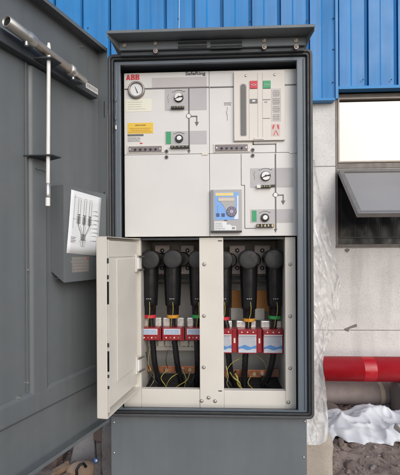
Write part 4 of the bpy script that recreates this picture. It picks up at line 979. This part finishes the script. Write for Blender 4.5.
# ---------------- cable terminations
def elbow(uc, vc, tape_m, path, label, group, r_=9.8, vt=316, cab_r=.0125):
    Y0 = 1.665
    c = at(uc, vc, Y0); s0 = Y0/400
    low = at(path[-1][0], path[-1][1], path[-1][2])
    root = empty('cable_connector', (c.x, c.y+.07, low.z), label, 'cable connector', group)
    RC = r_*s0; ya = Y0+.075; rb_ = 8.9*(ya)/400
    zc_ = c.z
    def zz(v): return at(uc, v, ya).z
    xax = at(uc+.2, 290, ya).x
    bm_ = MB()
    bm_.tube([(c.x, Y0+.002, zc_), (c.x, Y0+.030, zc_), (c.x, Y0+.031, zc_), (c.x, ya+.05, zc_), (c.x, 1.84, zc_)], [RC*.99, RC, RC*.90, RC*.90, RC*.8], 36)
    body = bm_.build('connector_head', BLACKR, root)
    MB().tube([(c.x, Y0+.0015, zc_), (c.x, Y0-.001, zc_), (c.x, Y0-.0035, zc_), (c.x, Y0-.0048, zc_), (c.x, Y0-.0052, zc_)], [RC*.985, RC*.975, RC*.92, RC*.80, RC*.4], 36).build('end_cap', mat('cap_rubber', (.024,.024,.026), .5, var=.1, vs=30) if 'cap_rubber' not in bpy.data.materials else bpy.data.materials['cap_rubber'], root)
    MB().tube([(c.x+.030, 1.775, zc_-.004), (c.x+.030, 1.780, zc_-.004), (c.x+.030, 1.83, zc_-.004)], [RC*.70, RC*.80, RC*.80], 28).build('rear_plug', BLACKR, root)
    vb = vt-11
    pts = [(xax, ya, zc_-.01), (xax, ya, zz(275)), (xax, ya, zz(285)), (xax, ya, zz(296)), (xax, ya, zz(vb-4)), (xax, ya, zz(vb)), (xax, ya, zz(vb+.6)), (xax, ya, zz(vt-1.5))]
    MB().tube(pts, [rb_*1.02, rb_*.98, rb_*.95, rb_*.91, rb_*.87, rb_*.85, rb_*.70, rb_*.66], 28).build('connector_sleeve', BLACKR, root)
    wp = MB()
    for q in (-.008, .0, .008): wp.box(xax+q-.0025, xax+q+.0022, ya-rb_*.9-.0008, ya-rb_*.9+.004, zz(298)-.0012, zz(298)+.0016)
    wp.build('printed_mark', mat('print_white', (.55,.55,.55), .5) if 'print_white' not in bpy.data.materials else bpy.data.materials['print_white'], root)
    MB().tube([(xax, ya, zz(vt-1.7)), (xax, ya, zz(vt+1.4))], [rb_*.68, rb_*.68], 22).build('phase_tape', tape_m, root)
    P3 = [Vector((xax, ya, zz(vt-2)))]+[at(*q) for q in path]
    sm = []
    for i in range(len(P3)-1):                    # Catmull-Rom
        p0, p1, p2, p3 = P3[max(i-1,0)], P3[i], P3[i+1], P3[min(i+2, len(P3)-1)]
        for k in range(9):
            t = k/9; sm.append(.5*((2*p1)+(p2-p0)*t+(2*p0-5*p1+4*p2-p3)*t*t+(3*p1-p0-3*p2+p3)*t**3))
    sm.append(P3[-1])
    # wrapped-tape relief: radius ripples along the cable
    MB().tube(sm, [cab_r*(1+.07*((k % 2))) for k in range(len(sm))], 20).build('cable', BLACKR, root)
    x, y = xax+.004, ya-rb_*1.02
    MB().tube([(x, y, zz(301)), (x+.002, y-.004, zz(306)), (x+.001, y-.002, zz(312)), (x-.006, y+.004, zz(318)), (x-.009, y+.010, zz(326))], .0014, 8).build('earth_wire', WIREY, root)
    return root
GL, GRr = 'cable connectors in the left compartment', 'cable connectors in the right compartment'
elbow(149.8, 259.6, REDT, [(151.5,328,1.74),(153,345,1.74),(155.5,368,1.75),(163,392,1.78)], 'black cable connector with red tape in the left compartment, beside the open inner door', GL)
elbow(172.6, 258.8, ORNG, [(173.0,328,1.74),(175,345,1.74),(178,368,1.75),(184,392,1.78)], 'black cable connector with amber tape in the left compartment, middle of three', GL)
elbow(197.8, 259.4, GRNT, [(196.0,328,1.74),(197,345,1.74),(197.5,368,1.75),(196,392,1.78)], 'black cable connector with green tape in the left compartment, half behind the centre post', GL)
elbow(223.2, 259.9, REDT, [(227.4,330,1.74),(228.5,354,1.75),(231.5,375,1.77),(240,394,1.80)], 'black cable connector with red tape in the right compartment, half behind the centre post', GRr, vt=318)
elbow(248.6, 259.4, ORNG, [(247.8,332,1.74),(245.6,354,1.74),(244.6,374,1.75),(244,394,1.76)], 'black cable connector with amber tape in the right compartment, middle of three', GRr, 10.0, vt=319.5)
elbow(274.4, 259.0, GRNT, [(273.4,332,1.74),(273.6,352,1.74),(269,374,1.75),(258,394,1.78)], 'black cable connector with green tape in the right compartment, beside the right post', GRr, 10.2, vt=317)
# ---------------- current sensors
def sensor_low(u0, u1, v0, v1, label, grp, y0=1.700, clip=None):
    a, b, c, d = rect(u0, v0, u1, v1, y0)
    r = empty('current_sensor', ((a+b)/2, y0+.05, c), label, 'current sensor', grp)
    MB().box(a, b, y0, y0+.058, c, d).build('case', REDBOX, r, bevel=.002)
    la, lb_, lc, ld = a+(b-a)*.08, b-(b-a)*.10, c+(d-c)*.46, d-(d-c)*.08
    MB().box(la, lb_, y0-.0012, y0+.0005, lc, ld).build('label_plate', BOXLAB, r)
    m = MB(); rn = random.Random(int(u0))
    for k in range(3):
        x = la+.004
        while x < lb_-.008:
            w2 = rn.uniform(.003, .009); m.box(x, min(x+w2, lb_-.003), y0-.0017, y0-.0008, ld-(ld-lc)*(.28+.24*k)-.0012, ld-(ld-lc)*(.28+.24*k)+.0012); x += w2+.002
    m.build('printed_text', BLUEP, r)
    for k in range(4):
        x = a+(b-a)*(.2+.2*k); z = c+(d-c)*.22; MB().cyl((x, y0+.0005, z), (x, y0-.003, z), .0034, .003, 10).build('terminal', BRASS if k % 2 else WHITE, r)
    MB().box(b+.0004, b+.006, y0+.004, y0+.05, c-.006, d-.004).build('side_bracket', REDBOX, r, bevel=.001)
    return r
GS = 'red current sensors in the left compartment'; GS2 = 'red current sensors in the right compartment'
sensor_low(140.4, 159.4, 327.8, 340.4, 'low red current sensor on the cable with red tape nearest the open inner door', GS)
sensor_low(162.2, 182.4, 327.8, 340.4, 'low red current sensor on the amber taped cable in the left compartment', GS)
sensor_low(185.6, 204.0, 327.8, 340.4, 'low red current sensor cut off by the left side of the centre post', GS)
def sensor_tall(u0, u1, v0, v1, label, grp, y0=1.690):
    a, b, c, d = rect(u0, v0, u1, v1, y0); w2, h2 = b-a, d-c
    r = empty('current_sensor', ((a+b)/2, y0+.05, c), label, 'current sensor', grp)
    MB().box(a, b, y0+.006, y0+.066, c, d).build('case', REDBOX, r, bevel=.002)
    MB().box(a+w2*.03, b-w2*.03, y0-.004, y0+.0055, d-h2*.24, d-.001).build('terminal_ledge', REDBOX, r, bevel=.002)
    MB().box(a+w2*.06, b-w2*.06, y0+.0045, y0+.007, c+h2*.05, d-h2*.27).build('label_plate', BOXLAB, r)
    la, lb_, lc, ld = a+w2*.06, b-w2*.06, c+h2*.05, d-h2*.27
    pts = [(la+(lb_-la)*k/10, lc+(ld-lc)*(.20+.05*math.sin(k*.9))) for k in range(11)]+[(lb_-(lb_-la)*k/10, lc+(ld-lc)*(.40+.06*math.sin(2+k*.9))) for k in range(11)]
    MB().prism(pts, y0+.0038, y0+.005).build('blue_wave_print', BLUEP, r)
    m = MB(); rn = random.Random(int(u0)+3)
    for k in range(8):
        zq = ld-(ld-lc)*(.08+.075*k); x = la+.003
        while x < lb_-.006:
            q = rn.uniform(.0015, .005); m.box(x, min(x+q, lb_-.003), y0+.0039, y0+.005, zq-.0012, zq+.0012); x += q+.0022
    m.build('printed_text', mat('box_ink', (.28,.30,.36), .5) if 'box_ink' not in bpy.data.materials else bpy.data.materials['box_ink'], r)
    MB().box(la, lb_, y0-.0052, y0-.0035, d-h2*.235, d-h2*.20).build('white_stripe', PAPER, r)
    for k in range(3):
        x = a+w2*(.22+.28*k); z = d-h2*.10; MB().cyl((x, y0-.0035, z), (x, y0-.0055, z), .0030, .0028, 10).build('terminal', WHITE, r)
    MB().box(b+.0004, b+.0185, y0+.012, y0+.06, c+.004, d-.002).build('side_bracket', REDBOX, r, bevel=.001)
    MB().box(b+.005, b+.012, y0+.0105, y0+.0118, c+h2*.42, c+h2*.62).build('bracket_mark', LABELW, r)
    return r
sensor_tall(214.0, 232.6, 329.3, 353.8, 'tall red current sensor cut off by the right side of the centre post', GS2)
sensor_tall(237.4, 257.6, 329.6, 354.2, 'tall red current sensor with full white label, middle of the right compartment', GS2)
sensor_tall(262.8, 283.6, 329.8, 354.4, 'tall red current sensor beside the right post of the right compartment', GS2)
# loose earth wiring at the bottom of both compartments: one harness per compartment
def wire(name, pts, r, parent, m=WIREY):
    P3 = [at(*q) for q in pts]; sm = []
    for i in range(len(P3)-1):
        p0, p1, p2, p3 = P3[max(i-1,0)], P3[i], P3[i+1], P3[min(i+2, len(P3)-1)]
        for k in range(6):
            t = k/6; sm.append(.5*((2*p1)+(p2-p0)*t+(2*p0-5*p1+4*p2-p3)*t*t+(3*p1-p0-3*p2+p3)*t**3))
    sm.append(P3[-1]); return MB().tube(sm, r, 8).build(name, m, parent)
hl = empty('earth_wiring', at(170, 390, 1.74), 'thin yellow earth wires looping over the left copper bar', 'wiring')
wire('wire', [(166,371,1.765),(161,378,1.74),(165,385,1.73),(168,390,1.75)], .0016, hl); wire('wire', [(181,372,1.765),(172,377,1.72),(167,384,1.73),(166,391,1.75)], .0016, hl)
wire('wire', [(183,371,1.765),(186,379,1.74),(184,388,1.74)], .0014, hl); wire('wire', [(150,350,1.70),(148,362,1.70),(151,370,1.70)], .0011, hl); wire('wire', [(168,350,1.76),(166,360,1.75),(168,369,1.765)], .0014, hl, BLACK)
hr_ = empty('earth_wiring', at(238, 392, 1.73), 'yellow and green earth wires bunched at the left end of the right copper bar', 'wiring')
wire('wire', [(233,372,1.765),(237,377,1.73),(238,384,1.72),(242,389,1.73)], .0042, hr_); wire('wire', [(229,371,1.765),(234,378,1.72),(239,382,1.71),(241,387,1.73)], .0030, hr_)
wire('wire', [(247,356,1.76),(235,361,1.75),(228,368,1.74),(226,378,1.75)], .0013, hr_); wire('wire', [(256,355,1.77),(264,362,1.775),(267,374,1.775),(262,380,1.775)], .0012, hr_)
wire('wire', [(236,371,1.75),(233,375,1.73),(237,379,1.72)], .0035, hr_, BLACK); wire('wire', [(226,377,1.76),(230,384,1.75),(234,391,1.75)], .004, hr_, BLACK)

wire('wire', [(146,352,1.72),(150,372,1.73),(158,384,1.72),(163,391,1.74)], .0018, hl, BLACK); wire('wire', [(190,372,1.76),(187,380,1.73),(178,386,1.72),(172,391,1.74)], .0016, hl)
wire('wire', [(196,371,1.76),(192,382,1.74),(188,391,1.74)], .0030, hl, BLACK); wire('wire', [(153,371,1.76),(154,380,1.73),(150,387,1.72)], .0013, hl, BRASS)
wire('wire', [(251,376,1.76),(248,383,1.73),(253,389,1.73)], .0016, hr_); wire('wire', [(262,376,1.77),(266,384,1.75),(272,391,1.76)], .0035, hr_, BLACK)
wire('wire', [(226,366,1.73),(228,376,1.72),(227,384,1.72),(231,391,1.73)], .0020, hr_, BRASS)

# ================================================================== plastic wrap beside the cabinet
prof = [(160,314.5),(172,316),(186,318.5),(205,322.5),(222,326.5),(240,330.5),(256,334.5),(272,338.5),(290,340.5),(304,340),(318,336),(334,333),(350,325),(364,322.5),(382,325),(400,327),(418,328),(432,328.5),(441,326),(446,318)]
def right_edge(v):
    for (v0, u0), (v1, u1) in zip(prof, prof[1:]):
        if v0 <= v <= v1: return u0+(u1-u0)*(v-v0)/(v1-v0)
    return prof[-1][1]
fm = MB(); nv, nu = 230, 44; vs = []
for j in range(nv+1):
    v = 160+(445-160)*j/nv
    for i in range(nu+1):
        s_ = i/nu; ue = right_edge(v)+.5*noise.noise(Vector((v*.12, 2, 0))); u = 303+(ue-303)*s_
        Y = 1.77+.07*math.sin(s_*2.2)
        amp = .40 if v < 235 else 1.0
        def rg(x_, y_, z_): return max(0, 1-abs(noise.noise(Vector((x_, y_, z_))))*2.4)**1.6
        c1 = rg(u*.085+v*.022, v*.018-u*.015, 1.3); c2 = rg(u*.17-v*.05, v*.045+u*.03, 7); c3 = rg(u*.36+v*.10, v*.14-u*.12, 9)
        Y -= amp*(.018*c1+.008*c2+.0025*c3)-.02
        if v > 425: Y -= .06*(v-425)/20
        vs.append(at(u, v, Y))
fm.add(vs, [(j*(nu+1)+i, j*(nu+1)+i+1, (j+1)*(nu+1)+i+1, (j+1)*(nu+1)+i) for j in range(nv) for i in range(nu)], 0, True)
tag(fm.build('plastic_wrap', FILM), 'crumpled clear plastic film hanging beside the right side of the cabinet', 'plastic film')

# ================================================================== concrete blocks by the base
def rough_block(name, x0, x1, y0, y1, z0, z1, m, amp=.006, parent=None, seed=0):
    bm = bmesh.new(); bmesh.ops.create_cube(bm, size=1)
    bmesh.ops.subdivide_edges(bm, edges=bm.edges, cuts=7, use_grid_fill=True)
    me = bpy.data.meshes.new(name)
    for q in bm.verts:
        w2 = Vector((x0+(q.co.x+.5)*(x1-x0), y0+(q.co.y+.5)*(y1-y0), z0+(q.co.z+.5)*(z1-z0)))
        e = sum(1 for c in q.co if abs(abs(c)-.5) < 1e-4)
        cen = Vector(((x0+x1)/2, (y0+y1)/2, (z0+z1)/2)); w2 += noise.noise_vector(w2*14+Vector((seed,0,0)))*amp
        if e >= 2: w2 += (cen-w2).normalized()*amp*(1.2 if e == 2 else 2.0)
        q.co = w2
    o_ = Vector(((x0+x1)/2, (y0+y1)/2, z0))
    for q in bm.verts: q.co -= o_
    bm.to_mesh(me); bm.free(); me.materials.append(m)
    for p_ in me.polygons: p_.use_smooth = True
    o = bpy.data.objects.new(name, me); COL.objects.link(o); o.location = o_
    if parent: o.parent = parent
    return o
zr = at(322, 437, 1.86).z
tag(rough_block('concrete_block', px1+.012, at(333.5, 455, 1.86).x, 1.86, 2.35, -.05, zr, CONC), 'tan concrete block at the right foot of the cabinet', 'concrete block')
zl = at(105, 429, 1.90).z
tag(rough_block('concrete_block', at(100.5, 455, 1.90).x, px0-.012+.03, 1.90, 2.30, -.05, zl, CONCG, .008, None, 4), 'narrow grey concrete block at the left foot of the cabinet', 'concrete block')
# leaning slab and debris under the open door
a = at(65, 475, 2.05); b = at(103, 475, 2.05); zt2 = at(85, 420, 2.2).z
sl = MB(); sl.add([(a.x, 2.05, -.05), (b.x, 2.05, -.05), (b.x, 2.11, -.05), (a.x, 2.11, -.05), (a.x+.02, 2.19, zt2-.04), (b.x, 2.19, zt2), (b.x, 2.25, zt2), (a.x+.02, 2.25, zt2-.04)],
    [(3,2,1,0),(4,5,6,7),(0,1,5,4),(1,2,6,5),(2,3,7,6),(3,0,4,7)])
tag(sl.build('concrete_slab', concrete('slab_concrete', (.36,.32,.30), (.27,.24,.225), .12, 1.5, .2), bevel=.008), 'smooth grey concrete slab leaning behind the open door', 'concrete slab')
p = at(98.5, 436.5, 1.93)
tag(rough_block('clay_brick', p.x-.030, p.x+.022, 1.93, 2.02, p.z-.032, p.z+.034, BRICKM, .006, None, 9), 'broken reddish brick wedged beside the cabinet foot', 'brick')
tag(rough_block('rubble_chunk', p.x-.028, p.x+.012, 1.94, 2.05, -.04, p.z-.034, CONCG, .008, None, 12), 'grey rubble chunk under the broken reddish brick', 'rubble')
cc = empty('plugged_lead', at(96, 464, 1.88), 'short black lead ending in a blue cap by the left foot', 'cable end')
MB().tube([at(95, 441, 1.90), at(95.6, 450, 1.88), at(96, 458, 1.875)], .0038, 10).build('lead', BLACK, cc)
q = at(96.2, 460.6, 1.875); MB().ball(q, .0125, 0, 1, 1, 1.1).build('cap', BLUEC, cc); MB().ball(q+Vector((.0045,-.008,.004)), .0065, 0).build('cap_tip', WHITE, cc)
# planks, sack and hose
def plank(u0, v0, u1, v1, Y0, Y1, wd, thk, label):
    a, b = at(u0, v0, Y0), at(u1, v1, Y1); t = (b-a).normalized(); sd_ = t.cross(Vector((0,0,1))).normalized(); up = sd_.cross(t)
    m = MB(); vs = []
    for e in (a, b):
        for s1, s2 in ((-1,-1),(1,-1),(1,1),(-1,1)): vs.append(e+sd_*wd*s1/2+up*thk*s2/2)
    m.add(vs, [(0,1,2,3),(7,6,5,4),(0,4,5,1),(1,5,6,2),(2,6,7,3),(3,7,4,0)])
    return tag(m.build('timber_plank', WOOD, bevel=.004), label, 'plank', 'planks under the open door')
plank(44, 479, 70, 464, 1.96, 2.02, .05, .022, 'brown plank lying highest at the bottom left under the door')
plank(40, 490, 75, 472.5, 1.90, 1.96, .04, .020, 'lower brown plank against the tan sack under the door')
tag(rough_block('rubble_chunk', at(46, 460, 2.15).x, at(66, 460, 2.15).x, 2.08, 2.22, -.03, at(60, 449, 2.1).z, BRICKM, .02, None, 21), 'reddish rubble chunk left of the leaning slab', 'rubble')
sk = MB(); c = at(81, 474, 1.99); vs = []
sk.ball((c.x, 1.985, .045), .075, 0, 1.05, .6, .62, 24, 14)
for q in sk.v:
    q += noise.noise_vector(q*16)*.018
tag(sk.build('canvas_sack', SACK), 'crumpled tan sack at the bottom left by the slab', 'sack')
MB_h = MB(); P3 = [at(77, 479, 1.90), at(76.5, 470, 1.905), at(79.5, 465, 1.91), at(83.5, 463.5, 1.915), at(86, 467, 1.925)]
tag(MB_h.tube(P3, .007, 10).build('black_hose', BLACK), 'bent black hose lying on the tan sack', 'hose')

# ================================================================== white sheeting on the soil
cx0, cx1, cy0, cy1 = at(326, 430, 2.45).x, at(402, 430, 2.45).x+.25, 2.36, 2.80
cl = MB(); nx_, ny_ = 110, 60; vs = []
for j in range(ny_+1):
    for i in range(nx_+1):
        s_, t_ = i/nx_, j/ny_
        wob = .05*noise.noise(Vector((s_*6, 0, 3)))+.02*noise.noise(Vector((s_*17, 0, 9))); wob2 = .05*noise.noise(Vector((0, t_*4, 8)))
        x = cx0+(cx1-cx0)*s_+wob2*(1-2*s_); y = cy0+(cy1-cy0)*t_+wob*(1-t_)*2
        if s_ < .45: y += .05*(0.45-s_)*(1-t_)
        e = min(1, 6*min(s_, 1-s_))*min(1, 5*min(t_, 1-t_))
        peak = .062*math.exp(-((s_-.46)/.16)**2-((t_-.62)/.30)**2)+.028*math.exp(-((s_-.18)/.14)**2-((t_-.5)/.4)**2)+.04*math.exp(-((s_-.83)/.14)**2-((t_-.5)/.35)**2)
        wv = 1.6*noise.noise(Vector((x*3.2, y*3.2, 2)))
        g1 = (1-abs(math.sin((y*1.0-x*.55)*9+wv*1.3)))**1.3; g2 = (1-abs(math.sin((y*.75+x*.55)*13+wv*1.7+1)))**1.5; g3 = (1-abs(math.sin((y*.4-x*.95)*26+wv*3+2)))**1.5
        m1 = .5+.5*noise.noise(Vector((x*3, y*3, 5))); m2 = .5+.5*noise.noise(Vector((x*4, y*4, 11))); m3 = max(0, noise.noise(Vector((x*6, y*6, 15))))
        rd = max(0, 1-abs(noise.noise(Vector((x*9+y*5, y*7-x*4, 21))))*3)**2
        h = e**.6*(.008+peak*.8+.045*g1*m1+.048*g2*m2+.065*g3*m3+.020*rd)
        z = .046+.010*noise.noise(Vector((x*2.2, y*2.2, 31)))+max(0, h)-.012*(1-e)
        vs.append((x, y, z))
cl.add(vs, [(j*(nx_+1)+i, j*(nx_+1)+i+1, (j+1)*(nx_+1)+i+1, (j+1)*(nx_+1)+i) for j in range(ny_) for i in range(nx_)], 0, True)
co = cl.build('white_sheet', CLOTH); tag(co, 'crumpled white plastic sheeting lying on the soil below the red pipe', 'sheeting')
sf = co.modifiers.new('thick', 'SOLIDIFY'); sf.thickness = .002

# ================================================================== stones and gravel
def stone_mesh(mb, c, r, rnd, m=0, flat=.6):
    t = (1+5**.5)/2
    V = [(-1,t,0),(1,t,0),(-1,-t,0),(1,-t,0),(0,-1,t),(0,1,t),(0,-1,-t),(0,1,-t),(t,0,-1),(t,0,1),(-t,0,-1),(-t,0,1)]
    Fc = [(0,11,5),(0,5,1),(0,1,7),(0,7,10),(0,10,11),(1,5,9),(5,11,4),(11,10,2),(10,7,6),(7,1,8),(3,9,4),(3,4,2),(3,2,6),(3,6,8),(3,8,9),(4,9,5),(2,4,11),(6,2,10),(8,6,7),(9,8,1)]
    M_ = Matrix.Rotation(rnd.uniform(0, 6.28), 3, 'Z') @ Matrix.Rotation(rnd.uniform(-.6, .6), 3, 'X')
    sc = Vector((rnd.uniform(.8, 1.4), rnd.uniform(.7, 1.1), flat*rnd.uniform(.7, 1.2)))
    vs = []
    for v in V:
        q = Vector(v)/1.9*r*rnd.uniform(.75, 1.2); q = M_ @ Vector((q.x*sc.x, q.y*sc.y, q.z*sc.z)); vs.append(Vector(c)+q)
    mb.add(vs, Fc, m)
rnd = random.Random(11); gr = MB()
def free(x, y):
    if px0-.03 < x < px1+.03 and 1.5 < y < YK: return False
    return True
n = 0
while n < 3600:
    x, y = rnd.uniform(-1.2, 2.0), rnd.uniform(1.7, 3.05)
    if not free(x, y): continue
    r = rnd.choice((.004, .006, .008, .011, .016))*rnd.uniform(.7, 1.3)
    far_ = y > 2.58
    if far_: r *= 1.25
    else: r *= .75
    stone_mesh(gr, (x, y, gz(x, y)+r*(.2 if far_ else .0)), r, rnd, (0 if rnd.random() < .5 else 1) if far_ else (2 if rnd.random() < .85 else 0)); n += 1
tag(gr.build('gravel', [STONEM, STONEG, SOIL]), 'loose gravel and clods strewn over the soil', None, None, 'stuff')
def stone(u, v, r, label, m=STONEM, flat=.6, group=None, Y=None):
    d_ = ray(u, v)
    if Y is None:
        t_ = (.03-H)/d_.z; Y = d_.y*t_
    p_ = at(u, v, Y); mb_ = MB(); stone_mesh(mb_, (p_.x, p_.y, gz(p_.x, p_.y)+r*flat*.4), r, rnd, 0, flat)
    o = mb_.build('stone', m, bevel=r*.12); return tag(o, label, 'stone', group)
stone(331, 411, .075, 'flat reddish stone between the plastic film and the grey pipe', STONEM, .45)
stone(397, 436, .055, 'pale stone at the right edge beside the white sheeting', STONEG, .9)
stone(341, 446, .028, 'dark stone at the front edge of the white sheeting', STONEM, .8)
stone(352, 447, .026, 'small brown stone just below the white sheeting', STONEM, .8)
stone(350, 466, .045, 'large dark clod near the bottom beside the tan block', STONEM, .5)
stone(384, 458, .030, 'brown stone low at the right on bare soil', STONEM, .6)
stone(372, 467, .024, 'small grey stone low in the middle of the bare soil', STONEG, .6)
for k, (u, v) in enumerate(((352, 406), (362, 405.5), (371, 406), (383, 407), (390, 409), (378, 409), (357, 409))):
    stone(u, v, .030+.006*(k % 3), 'grey stone in the line of gravel below the grey pipe', STONEG, .7, 'stones in the gravel line under the pipes')
